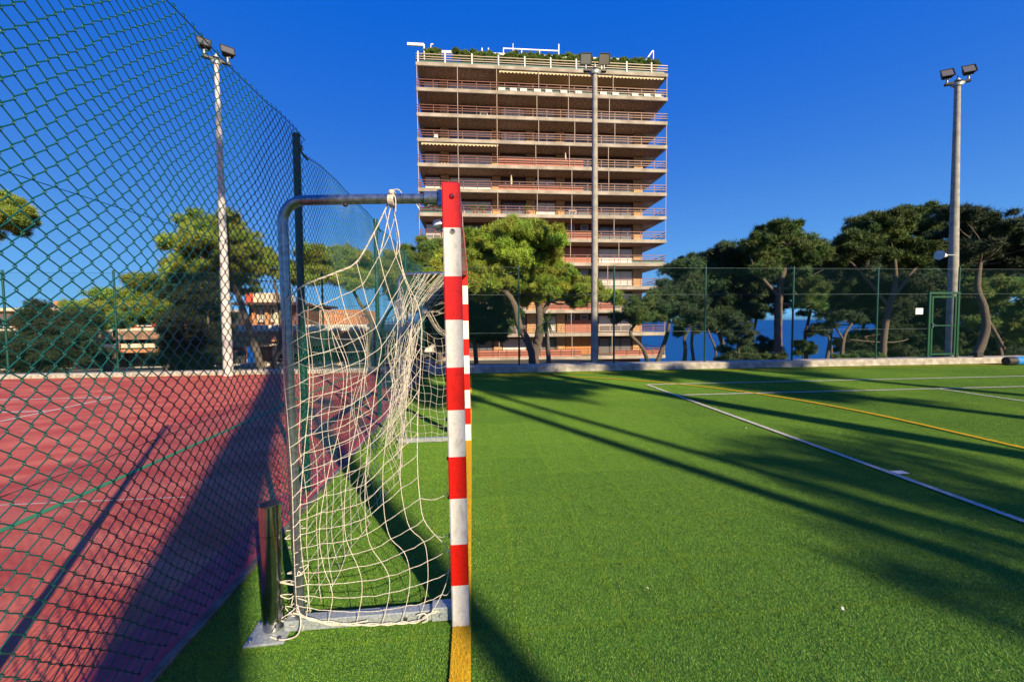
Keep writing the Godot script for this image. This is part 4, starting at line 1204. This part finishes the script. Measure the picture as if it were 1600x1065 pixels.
func side_fence() -> void:
	var X := -1.42
	var f := thing("wire_fence", "tall green wire mesh fence beside the goal separating turf and red court", "fence", Vector3(X, 0, -3.7))
	var nz := noise(0.55, 77, 2)
	var nz2 := noise(1.6, 78, 2)
	var posts := [-5.2, -2.22, 0.74, 3.74, 6.68, 9.62, 12.5]
	for k in posts.size():
		post(f, Vector3(X - 0.01 * (k - 2), -0.05, -posts[k]), 3.02, 0.03, M.post_green)
	var H := 2.94
	for k in posts.size() - 1:
		var d0: float = posts[k]
		var w: float = posts[k + 1] - d0
		var near := k == 2
		var dip := 0.13 if k >= 3 else 0.03
		var warp := func(x: float, y: float, z: float) -> Vector3:
			var d := d0 + x
			var edge := sin(PI * clampf(x / w, 0.0, 1.0))
			var up := y / H
			var sag := -dip * up * up * (1.0 - 0.5 * edge) if k >= 3 else -0.05 * edge * up * up
			var lowpull := (1.0 - up)
			var ox := nz.get_noise_2d(d * 1.3, y * 1.2) * 0.035 * edge + 0.02
			var oy := (nz2.get_noise_2d(d, y) * 0.014 + 0.014 * sin(d * 2.4 + y * 1.7) * edge) * minf(1.0, up * 5.0) + sag
			var od := nz2.get_noise_2d(d + 40.0, y) * 0.020 + 0.03 * sin(y * 2.1 + d) * edge * lowpull
			return Vector3(X + 0.035 + ox + z, 0.005 + y * 1.008 + oy, -(d + od))
		var mb := fence_wire(w, H, 0.07, 0.0023 if near else 0.0020, 5 if near else (4 if k == 3 else 3), near, warp)
		# twisted ends along the top
		if k >= 2 and k <= 4:
			var n := int(w / 0.07)
			for j in n:
				var o: Vector3 = (warp as Callable).call((j + 0.5) * 0.07, H, 0.0)
				var ring := PackedVector3Array()
				for a in 8: ring.append(o + Vector3(0.004 * (a - 4) * 0.5, -0.006 + 0.014 * sin(TAU * a / 7.0), 0.011 * cos(TAU * a / 7.0)))
				mb.tube(ring, PackedFloat32Array([0.0021]), 4, false)
		obj("wire_mesh", mb, M.wire, f)
		for h in [H, H * 0.645, 0.93]:
			var p := PackedVector3Array()
			for j in 25:
				p.append((warp as Callable).call(w * j / 24.0, h - 0.022, 0.006))
			if h != H:
				p = PackedVector3Array([Vector3(X + 0.03, h, -d0), Vector3(X + 0.03, h, -(d0 + w))])
			var tw := MB.new()
			tw.tube(p, PackedFloat32Array([0.0034 if h == H else 0.0016]), 5)
			obj("tension_wire", tw, M.wire, f)
	for k in [3, 4, 5]:
		var mb := MB.new()
		mb.rod(Vector3(X, 2.88, -posts[k]), Vector3(X + 0.03, 2.83, -posts[k] - 0.13), 0.009)
		mb.tube(PackedVector3Array([Vector3(X - 0.0, 2.86, -posts[k]), Vector3(X, 2.90, -posts[k])]), PackedFloat32Array([0.034]), 14)
		obj("bracket", mb, M.post_green, f)

# ---------------------------------------------------------------- lamp posts
func floodlight(parent: Node, o: Vector3, face: Basis, sc := 0.74) -> void:
	# o is the foot of the bracket; the lamp looks along face's -z
	var mb := MB.new()
	mb.rod(o, o + Vector3(0, 0.13, 0), 0.028)
	mb.span(o + Vector3(-0.08, 0.11, -0.025), o + Vector3(0.08, 0.13, 0.025), 0.004)
	var fl := obj("lamp_bracket", mb, M.zinc, parent)
	var c := o + Vector3(0, 0.13 + 0.20 * sc, 0)
	mb = MB.new()
	var b := face.scaled_local(Vector3.ONE * sc)
	var q := []
	for e in [[-0.21, -0.19], [0.21, -0.19], [0.21, 0.19], [-0.21, 0.19]]: q.append(e)
	var front := []
	var back := []
	for e in q:
		front.append(c + b * Vector3(e[0], e[1], -0.06))
		back.append(c + b * Vector3(e[0] * 0.72, e[1] * 0.66, 0.15))
	for k in 4:
		var k2 := (k + 1) % 4
		mb.face([front[k], front[k2], back[k2], back[k]], (front[k] + front[k2]) * 0.5 - c)
	mb.face(back, face.z)
	mb.face([front[0], front[1], front[2], front[3]], -face.z)
	for k in 5: mb.box(c + b * Vector3(-0.12 + 0.06 * k, 0, 0.155), Vector3(0.008, 0.22, 0.05), b)
	for s in [-1.0, 1.0]:
		mb.box(c + b * Vector3(0.215 * s, 0, -0.07), Vector3(0.03, 0.42, 0.05), b, 0.006)
		mb.box(c + b * Vector3(0, 0.195 * s, -0.07), Vector3(0.40, 0.03, 0.05), b, 0.006)
	var hs := obj("lamp_housing", mb, M.dark_metal, parent)
	mb = MB.new()
	mb.box(c + b * Vector3(0, 0, -0.067), Vector3(0.40, 0.36, 0.008), b)
	obj("lamp_glass", mb, M.lamp_glass, hs)
	fl.set_meta("label", "zinc lamp bracket")

func lamp_post(called: String, label: String, o: Vector3, h: float, r0: float, r1: float, m: Material, turn: float, tilt: float, gap := 0.52) -> Node3D:
	var t := thing(called, label, "street lamp", o, "floodlight posts around the courts")
	var mb := MB.new()
	mb.tube(PackedVector3Array([o, o + Vector3(0, h * 0.5, 0), o + Vector3(0, h, 0)]), PackedFloat32Array([r0, lerpf(r0, r1, 0.5), r1]), 18)
	obj("pole", mb, m, t)
	var b := Basis(Vector3.UP, turn)
	var tilted := b * Basis(Vector3.RIGHT, -tilt)
	var top := o + Vector3(0, h, 0)
	mb = MB.new()
	mb.box(top + Vector3(0, 0.05, 0), Vector3(gap * 1.6, 0.075, 0.11), b, 0.01)
	obj("crossarm", mb, M.dark_metal, t)
	mb = MB.new()
	mb.tube(PackedVector3Array([top + Vector3(0, -0.06, 0), top + Vector3(0, 0.003, 0)]), PackedFloat32Array([r1 * 1.5, r1 * 2.4]), 16)
	mb.tube(PackedVector3Array([top + Vector3(0, 0.096, 0), top + Vector3(0, 0.14, 0), top + Vector3(0, 0.20, 0), top + Vector3(0, 0.27, 0)]), PackedFloat32Array([0.11, 0.06, 0.02, 0.008]), 12)
	obj("pole_cap", mb, M.zinc, t)
	for s in [-0.5, 0.5]: floodlight(t, top + b * Vector3(s * gap * 1.3, 0.096, 0), tilted)
	return t

func lamps() -> void:
	var a := at(929, 572, 12.65)
	lamp_post("lamp_post", "grey floodlight post standing in front of the tower behind the far kerb", Vector3(a.x, -0.1, -12.65), at(927, 113, 12.65).y + 0.1, 0.115, 0.075, M.pole, PI * 0.985, 0.25, 0.42)
	a = at(1487, 560, 12.6)
	lamp_post("lamp_post", "thick concrete floodlight post beside the green gate on the right", Vector3(a.x, -0.1, -12.6), at(1490, 131, 12.6).y + 0.1, 0.16, 0.075, M.pole, PI * 0.84, -0.5, 0.40).rotation_degrees.z = 1.1
	a = at(355, 582, 12.35)
	lamp_post("lamp_post", "pale floodlight post seen through the wire mesh beyond the red court", Vector3(a.x, -0.02, -12.40), at(340, 97, 12.4).y + 0.02, 0.125, 0.055, M.pole_white, PI * 1.2, -0.55, 0.40)
	var hx := sin(deg_to_rad(SUN_AZ))
	var hd := cos(deg_to_rad(SUN_AZ))
	lamp_post("lamp_post", "floodlight post behind the viewer whose shadow meets the goalpost", Vector3(1.02 + hx * 11.0, -0.1, hd * 11.0), 9.0, 0.16, 0.075, M.pole, 0.3, -0.4)
	# loudspeaker on the right post
	var c := at(1472, 399, 12.45)
	var t := thing("loudspeaker", "white horn loudspeaker fixed to the right lamp post", "loudspeaker", c)
	var mb := MB.new()
	mb.tube(PackedVector3Array([c + Vector3(0.12, 0.0, 0.0), c + Vector3(0.02, 0, 0.04), c + Vector3(-0.12, 0, 0.08), c + Vector3(-0.20, 0, 0.10)]), PackedFloat32Array([0.06, 0.075, 0.10, 0.15]), 16)
	obj("horn", mb, M.white_wall, t)
	mb = MB.new()
	mb.rod(c + Vector3(0.10, 0.02, 0.0), Vector3(at(1487, 399, 12.6).x, c.y + 0.02, -12.5), 0.02)
	obj("bracket", mb, M.zinc, t)

# ---------------------------------------------------------------- handball goal
func goal() -> void:
	var GX := -0.070
	var ZN := -1.977
	var ZF := -5.09
	var g := thing("handball_goal", "red and white handball goal with torn cream net", "goal", Vector3(GX, 0, ZN))
	var H := 2.055
	var band := H / 10.0
	for z in [ZN, ZF]:
		var mb := MB.new()
		mb.span(Vector3(GX - 0.04, 0.0, z - 0.04), Vector3(GX + 0.04, H, z + 0.04), 0.006)
		var p := obj("goalpost", mb, M.white, g)
		for k in 5:
			mb = MB.new()
			mb.span(Vector3(GX - 0.0408, H - band * (2 * k + 1) + (0.0 if k else 0.0), z - 0.0408), Vector3(GX + 0.0408, H - band * 2 * k + (0.0008 if k == 0 else 0.0), z + 0.0408), 0.006)
			obj("red_band", mb, M.red, p)
		if z == ZN:
			for y in [1.992, 1.838]:
				mb = MB.new()
				mb.tube(PackedVector3Array([Vector3(GX + 0.004, y, z + 0.0405), Vector3(GX + 0.004, y, z + 0.043), Vector3(GX + 0.004, y, z + 0.047), Vector3(GX + 0.004, y, z + 0.049)]), PackedFloat32Array([0.0125, 0.0125, 0.009, 0.004]), 14)
				mb.rod(Vector3(GX + 0.004, y, z + 0.0485), Vector3(GX + 0.004, y, z + 0.0515), 0.0035, 6)
				obj("bolt", mb, M.steel, p)
	# crossbar
	var mb := MB.new()
	mb.span(Vector3(GX - 0.0395, H - 0.08, ZN - 0.041), Vector3(GX + 0.0395, H - 0.0005, ZF + 0.041), 0.005)
	var cb := obj("crossbar", mb, M.white, g)
	for k in 7:
		mb = MB.new()
		var a := ZN - 0.2 - 0.4 * k
		mb.span(Vector3(GX - 0.0402, H - 0.0806, a - 0.01), Vector3(GX + 0.0402, H, a - 0.21), 0.004)
		obj("red_band", mb, M.red, cb)
	# net hooks on the near post
	for k in 9:
		mb = MB.new()
		var y := 1.72 - k * 0.185
		mb.ball(Vector3(GX - 0.043, y, ZN - 0.012), Vector3(0.008, 0.011, 0.008), 5, 8)
		obj("net_hook", mb, M.rubber, g)
	mb = MB.new()
	mb.tube(PackedVector3Array([Vector3(GX - 0.04, 1.875, ZN + 0.0), Vector3(GX - 0.055, 1.875, ZN + 0.005), Vector3(GX - 0.075, 1.87, ZN + 0.01), Vector3(GX - 0.083, 1.865, ZN + 0.01)]), PackedFloat32Array([0.018, 0.026, 0.022, 0.008]), 12)
	obj("end_knob", mb, M.galv, g)
	# side frames of bent steel tube
	var UX := -0.826
	for z in [ZN - 0.045, ZF]:
		var ty := 2.00
		var pts := [Vector3(GX - 0.095, ty + 0.005, z), Vector3(-0.45, ty, z)]
		var bend := 0.10
		for k in 9:
			var a := PI * 0.5 * k / 8.0
			pts.append(Vector3(UX + bend - sin(a) * bend, ty - 0.008 - bend + cos(a) * bend, z))
		pts.append(Vector3(UX, 1.0, z))
		pts.append(Vector3(UX + 0.005, 0.055, z))
		var c := PackedVector3Array(pts)
		mb = MB.new()
		mb.tube(c, PackedFloat32Array([0.0225]), 18)
		var fr := obj("side_frame", mb, M.galv, g)
		mb = MB.new()
		mb.tube(PackedVector3Array([Vector3(GX - 0.125, ty + 0.005, z), Vector3(GX - 0.065, ty + 0.005, z)]), PackedFloat32Array([0.033]), 18)
		mb.span(Vector3(GX - 0.066, ty - 0.035, z - 0.030), Vector3(GX - 0.0405, ty + 0.04, z + 0.030), 0.004)
		obj("coupling", mb, M.galv, fr)
		mb = MB.new()
		mb.ball(Vector3(-0.55, ty - 0.026, z), Vector3(0.012, 0.010, 0.010), 5, 8)
		obj("net_clip", mb, M.rubber, fr)
		# ground bar
		mb = MB.new()
		mb.span(Vector3(UX - 0.06, 0.012, z - 0.028), Vector3(GX - 0.042, 0.062, z + 0.028), 0.004)
		var gb := obj("ground_bar", mb, M.zinc, g)
		mb = MB.new()
		mb.span(Vector3(GX - 0.14, 0.008, z - 0.034), Vector3(GX - 0.0415, 0.075, z + 0.033), 0.004)
		mb.rod(Vector3(GX - 0.09, 0.04, z + 0.033), Vector3(GX - 0.09, 0.04, z + 0.043), 0.012, 6)
		obj("bar_socket", mb, M.zinc, gb)
		if z > -3.0:
			for x in [-0.62, -0.33, -0.165]:
				mb = MB.new()
				mb.rod(Vector3(x, 0.037, z + 0.028), Vector3(x, 0.037, z + 0.036), 0.010, 6)
				obj("bolt", mb, M.steel, gb)
	# --- nets
	var cr := 0.0017
	var rg := RandomNumberGenerator.new()
	rg.seed = 3
	var dn := -(ZN - 0.045)
	# near side panel: columns of the net hanging from its drooping top rope
	var cols := [
		[[452, 466], [446, 560], [452, 650], [458, 750], [460, 850], [462, 910], [464, 955]],
		[[474, 447], [482, 510], [487, 598], [478, 700], [470, 800], [474, 880], [482, 925], [478, 965]],
		[[495, 437], [510, 485], [534, 540], [545, 564], [540, 640], [514, 740], [500, 830], [508, 890], [520, 925], [512, 972]],
		[[530, 424], [547, 493], [574, 545], [571, 577], [560, 660], [544, 740], [540, 830], [562, 890], [566, 925], [556, 976]],
		[[562, 408], [586, 498], [601, 524], [596, 560], [585, 640], [573, 740], [576, 840], [606, 892], [608, 930], [596, 976]],
		[[590, 362], [605, 430], [626, 505], [622, 545], [612, 640], [600, 740], [607, 830], [636, 868], [640, 920], [626, 974]],
		[[607, 328], [624, 400], [648, 470], [645, 530], [637, 640], [627, 740], [640, 820], [665, 850], [668, 920], [652, 972]],
		[[618, 303], [634, 420], [660, 485], [662, 545], [656, 640], [655, 745], [667, 822], [698, 848], [700, 905], [672, 960]]]
	var grid := []
	var rows := 20
	for i in cols.size():
		var p := []
		var m: int = cols[i].size()
		for j in m:
			var f := float(j) / (m - 1)
			var d := dn + 0.02 * sin(i * 1.7 + j * 2.1) * (1.0 - absf(f - 0.5) * 2.0)
			if f > 0.8: d = lerpf(dn, dn - 0.045, smoothstep(0.8, 0.97, f))
			if j == m - 1: d = dn - 0.052
			if i == 0: d = dn - 0.03
			var w := at(cols[i][j][0], cols[i][j][1], d)
			w.y = maxf(w.y, 0.008)
			p.append(w)
		var c := curve(p, 10)
		var len := 0.0
		for k in c.size() - 1: len += c[k].distance_to(c[k + 1])
		var line := []
		var acc := 0.0
		var next := 0
		for k in c.size() - 1:
			var seg := c[k].distance_to(c[k + 1])
			while next <= rows:
				var fr := float(next) / rows
				var want := len * (fr + 0.5 * (1.0 - i / 7.0) * (fr - fr * fr))
				if want > acc + seg + 1e-6: break
				line.append(c[k].lerp(c[k + 1], clampf((want - acc) / maxf(seg, 1e-6), 0.0, 1.0)))
				next += 1
			acc += seg
		while line.size() <= rows: line.append(c[c.size() - 1])
		grid.append(line)
	mb = MB.new()
	for i in grid.size():
		mb.tube(curve(grid[i], 3), PackedFloat32Array([cr * (1.25 if i == grid.size() - 1 else 1.0)]), 6, true, 0.08)
	for j in range(1, rows):
		var p := []
		for i in grid.size(): p.append(grid[i][j])
		var q := PackedVector3Array()
		for i in p.size() - 1:
			for s in 4:
				var f := s / 4.0
				var w: Vector3 = (p[i] as Vector3).lerp(p[i + 1], f)
				q.append(w - Vector3(0, sin(PI * f) * rg.randf_range(0.001, 0.007), 0))
		q.append(p[p.size() - 1])
		mb.tube(q, PackedFloat32Array([cr]), 6, true, 0.08)
		for i in grid.size(): mb.ball(grid[i][j], Vector3.ONE * cr * 1.9, 4, 6)
	# ties from the front edge to the post
	for q in [[7, 14], [7, 16], [7, 17], [7, 19]]:
		var w: Vector3 = grid[q[0]][q[1]]
		mb.tube(curve([w, w.lerp(Vector3(GX - 0.04, w.y + 0.02, ZN), 0.5) - Vector3(0, 0.012, 0), Vector3(GX - 0.04, w.y + 0.03, ZN - 0.01)], 4), PackedFloat32Array([cr]), 6)
	obj("side_net", mb, M.cord, g)
	# top rope of the near side panel, its knot and loose ends
	mb = MB.new()
	var top := []
	for i in grid.size(): top.append(grid[i][0])
	for k in 3:
		var q := PackedVector3Array()
		var c := curve(top, 6)
		for i in c.size(): q.append(c[i] + Vector3(0, cos(i * 0.9 + k * 2.1), sin(i * 0.9 + k * 2.1)) * 0.0028)
		mb.tube(q, PackedFloat32Array([0.0023]), 6)
	var kn := at(618, 303, dn)
	for k in 5:
		var ring := PackedVector3Array()
		for a in 17: ring.append(Vector3(kn.x - 0.012 + k * 0.006 + 0.003 * sin(a), 1.998 + cos(TAU * a / 16.0) * (0.029 + 0.002 * k), ZN - 0.045 + sin(TAU * a / 16.0) * (0.029 + 0.002 * k)))
		mb.tube(ring, PackedFloat32Array([0.003]), 6)
	mb.tube(curve([kn + Vector3(0.01, 0.0, 0.03), kn + Vector3(0.022, -0.03, 0.034), kn + Vector3(0.02, -0.085, 0.03)], 5), PackedFloat32Array([0.0028]), 6)
	mb.tube(curve([kn + Vector3(0.005, 0.01, 0.03), kn + Vector3(0.035, 0.012, 0.035), kn + Vector3(0.05, -0.002, 0.03)], 5), PackedFloat32Array([0.0026]), 6)
	mb.ball(kn + Vector3(0.004, 0.002, 0.03), Vector3(0.014, 0.012, 0.01), 6, 10)
	for q in [[5, 1], [6, 2]]:
		var w: Vector3 = grid[q[0]][q[1]]
		mb.tube(curve([kn - Vector3(0, 0.03, 0), w + Vector3(0.02, 0.06, 0.01), w], 5), PackedFloat32Array([0.0026]), 6)
	obj("net_rope", mb, M.cord, g)
	# bottom rope with loose loops over the ground bar
	mb = MB.new()
	var hem := []
	for i in grid.size(): hem.append(grid[i][rows])
	hem.append(at(686, 956, dn - 0.03))
	for k in 2:
		var q := PackedVector3Array()
		var c := curve(hem, 6)
		for i in c.size(): q.append(c[i] + Vector3(0, 0.006 + 0.004 * cos(i * 0.7 + k * 3.0), 0.004 * sin(i * 0.7 + k * 3.0)))
		mb.tube(q, PackedFloat32Array([0.0034]), 6)
	for k in 26:
		var o := Vector3(UX + rg.randf_range(-0.05, 0.03), 0.03 + pow(rg.randf(), 2.0) * 0.5, ZN - 0.045 + rg.randf_range(-0.05, 0.035))
		var q := []
		for a in 5: q.append(o + Vector3(rg.randfn() * 0.018, rg.randfn() * 0.012 - 0.004, rg.randfn() * 0.018))
		mb.tube(curve(q, 4), PackedFloat32Array([0.0023]), 5)
	mb.tube(curve([at(465, 945, dn - 0.05), at(470, 968, dn - 0.07), at(464, 990, dn - 0.08), at(440, 997, dn - 0.085), at(422, 992, dn - 0.075)], 6), PackedFloat32Array([0.0032]), 6)
	mb.tube(curve([at(458, 955, dn - 0.05), at(480, 962, dn - 0.05), at(520, 975, dn - 0.055), at(575, 968, dn - 0.055)], 6), PackedFloat32Array([0.003]), 6)
	mb.tube(curve([at(652, 960, dn - 0.05), at(664, 958, dn - 0.05), at(668, 968, dn - 0.06), at(660, 972, dn - 0.06)], 5), PackedFloat32Array([0.0035]), 6)
	obj("net_rope", mb, M.cord, g)
	# back panel, slack and gathered towards the goal
	mb = MB.new()
	var nu := 29
	var nv := 19
	var bk := []
	var nz := noise(0.8, 15, 2)
	for u in nu + 1:
		var col := []
		var fu := float(u) / nu
		var hi := 1.56 + 0.30 * fu - 0.22 * sin(PI * fu)
		for v in nv + 1:
			var fv := float(v) / nv
			var y := lerpf(0.015, hi, fv)
			var dd := lerpf(2.10, 5.08, fu + 0.10 * sin(PI * fu) * (1.0 - fv))
			var x := UX + 0.01 + 0.13 * sin(PI * fu) * (0.4 + 0.6 * fv) + nz.get_noise_2d(dd * 2.0, y * 1.5) * 0.10 * sin(PI * clampf(fu * 3.0, 0.0, 1.0) * 0.5)
			if fv < 0.12: x += 0.03 * (0.12 - fv) / 0.12
			col.append(Vector3(x, y + nz.get_noise_2d(dd * 3.0, y + 9.0) * 0.04, -(dd + nz.get_noise_2d(dd + 7.0, y * 2.0) * 0.06)))
		bk.append(col)
	for u in nu + 1: mb.tube(curve(bk[u], 2), PackedFloat32Array([cr]), 4)
	for v in range(0, nv + 1):
		var p := []
		for u in nu + 1: p.append(bk[u][v])
		mb.tube(curve(p, 2), PackedFloat32Array([cr * (1.8 if v == nv or v == 0 else 1.0)]), 4)
	obj("back_net", mb, M.cord, g)
	# collapsed roof net hanging as a bundle from the far frame
	mb = MB.new()
	for k in 30:
		var fx := float(k) / 29.0
		var a := Vector3(lerpf(-0.12, -0.62, fx) + rg.randfn() * 0.02, 2.0, ZF + 0.03)
		var b := Vector3(lerpf(-0.45, -0.72, fx) + rg.randfn() * 0.03, 1.62 + rg.randfn() * 0.05, -4.75 + rg.randfn() * 0.06)
		var c := at(640.0 + rg.randfn() * 6.0, 545.0, 4.5 + rg.randfn() * 0.08)
		var d := at(628.0 + rg.randfn() * 7.0, 620.0, 4.4 + rg.randfn() * 0.1)
		var e := at(612.0 + rg.randfn() * 16.0, 690.0 + rg.randfn() * 6.0, 4.45 + rg.randfn() * 0.12)
		e.y = maxf(e.y, 0.02)
		mb.tube(curve([a, b, c, d, e], 5), PackedFloat32Array([cr * rg.randf_range(0.9, 1.5)]), 4)
	for k in 9:
		var f := k / 8.0
		var q := []
		for j in 6:
			var h := j / 5.0
			q.append(Vector3(lerpf(-0.15, -0.66, h), 1.98 - 0.36 * f - 0.10 * sin(PI * h) + rg.randfn() * 0.015, lerpf(ZF + 0.03, -4.75, f) + rg.randfn() * 0.02))
		mb.tube(curve(q, 4), PackedFloat32Array([cr]), 4)
	obj("roof_net", mb, M.cord, g)
	# drooping strands between the bundle and the far post
	mb = MB.new()
	for k in 7:
		var a := Vector3(-0.50 + rg.randfn() * 0.02, 1.62 - k * 0.01, -4.9)
		var b := Vector3(GX - 0.05, 1.30 - k * 0.012, ZF)
		mb.tube(curve([a, a.lerp(b, 0.45) - Vector3(0.03, 0.10 + rg.randf() * 0.03, 0), a.lerp(b, 0.75) - Vector3(0, 0.06, 0), b], 5), PackedFloat32Array([cr * 1.1]), 5)
	# far side panel
	var fg := []
	for i in 10:
		var col := []
		var f := i / 9.0
		var hi := lerpf(1.62, 1.32, f) - 0.20 * sin(PI * f)
		for j in 15:
			var h := j / 14.0
			col.append(Vector3(lerpf(UX + 0.02, GX - 0.05, f) + 0.012 * sin(j * 1.3 + i), lerpf(hi, 0.03, h) + 0.015 * sin(i * 2.0), ZF + 0.02 + 0.03 * sin(h * 6.0 + f * 3.0)))
		fg.append(col)
	for i in 10: mb.tube(curve(fg[i], 2), PackedFloat32Array([cr]), 4)
	for j in 15:
		var p := []
		for i in 10: p.append(fg[i][j])
		mb.tube(curve(p, 2), PackedFloat32Array([cr]), 4)
	obj("side_net", mb, M.cord, g)
	# dark cable dangling below the coupling
	mb = MB.new()
	mb.tube(curve([at(690, 330, dn - 0.0), at(675, 323, dn), at(655, 315, dn), at(661, 328, dn), at(657, 345, dn)], 5), PackedFloat32Array([0.0025]), 6)
	obj("loose_wire", mb, M.galv, g)
	g.rotation_degrees.z = 0.5

func anchor_post() -> void:
	var o := Vector3(-0.945, 0.0, -2.03)
	var t := thing("steel_anchor_post", "short shiny steel tube post on a bolted plate left of the goal", "post", o)
	var mb := MB.new()
	mb.tube(PackedVector3Array([o + Vector3(0, 0.014, 0), o + Vector3(0, 0.455, 0), o + Vector3(0, 0.4601, 0)]), PackedFloat32Array([0.046, 0.046, 0.0445]), 28)
	obj("tube", mb, M.steel, t)
	mb = MB.new()
	mb.tube(PackedVector3Array([o + Vector3(0, 0.462, 0), o + Vector3(0, 0.468, 0), o + Vector3(0, 0.592, 0), o + Vector3(0, 0.598, 0)]), PackedFloat32Array([0.044, 0.0465, 0.0465, 0.045]), 28)
	obj("sleeve", mb, M.steel, t)
	mb = MB.new()
	mb.tube(PackedVector3Array([o + Vector3(0, 0.5975, 0), o + Vector3(0, 0.602, 0)]), PackedFloat32Array([0.041, 0.040]), 24)
	obj("cap", mb, M.rubber, t)
	mb = MB.new()
	mb.box(o + Vector3(0.0, 0.006, 0.03), Vector3(0.17, 0.012, 0.16), Basis(Vector3.UP, 0.05), 0.002)
	obj("base_plate", mb, M.zinc, t)
	for q in [[-0.065, 0.085], [0.06, 0.085], [-0.065, -0.03], [0.065, -0.03]]:
		mb = MB.new()
		mb.rod(o + Vector3(q[0], 0.012, q[1]), o + Vector3(q[0], 0.021, q[1]), 0.011, 6)
		obj("bolt", mb, M.steel, t)

func small_things() -> void:
	# rolled blue mat at the right edge
	var a := at(1572, 571, 11.2)
	a.y = 0.13
	var t := thing("rolled_mat", "blue roll with black end lying on the turf at the right edge", "roll", Vector3(a.x, 0, a.z))
	var mb := MB.new()
	mb.tube(PackedVector3Array([a + Vector3(0.28, 0, 0), a + Vector3(2.6, 0, -0.1)]), PackedFloat32Array([0.125]), 18)
	obj("roll", mb, M.blue, t)
	mb = MB.new()
	mb.tube(PackedVector3Array([a, a + Vector3(0.02, 0, 0), a + Vector3(0.279, 0, 0)]), PackedFloat32Array([0.115, 0.128, 0.128]), 18)
	obj("end_wrap", mb, M.rubber, t)
	# dark electrical box on the kerb
	var b := at(1522, 560, 11.98)
	mb = MB.new()
	mb.span(Vector3(b.x - 0.11, 0.195, -11.80), Vector3(b.x + 0.11, 0.34, -11.92), 0.01)
	tag(obj("box", mb, M.rubber), "small dark box standing on the far kerb right of the gate", "box")
	# bits of litter on the turf
	var rg := RandomNumberGenerator.new()
	rg.seed = 77
	var lit := [[1166, 668, 0.02], [1317, 950, 0.022], [1012, 918, 0.012]]
	var ll := ["tiny white scrap on the turf near the long baseline", "white paper scrap on the near turf at the lower right", "tiny white speck on the turf at the bottom middle"]
	for k in 3:
		var r := ray(lit[k][0], lit[k][1])
		var w := EYE + r * ((0.02 - EYE.y) / r.y)
		mb = MB.new()
		mb.box(w, Vector3(lit[k][2], 0.003, lit[k][2] * 0.5), Basis.from_euler(Vector3(0.15, k, 0.1)), 0.0005)
		tag(obj("scrap", mb, M.white_wall), ll[k], "scrap")
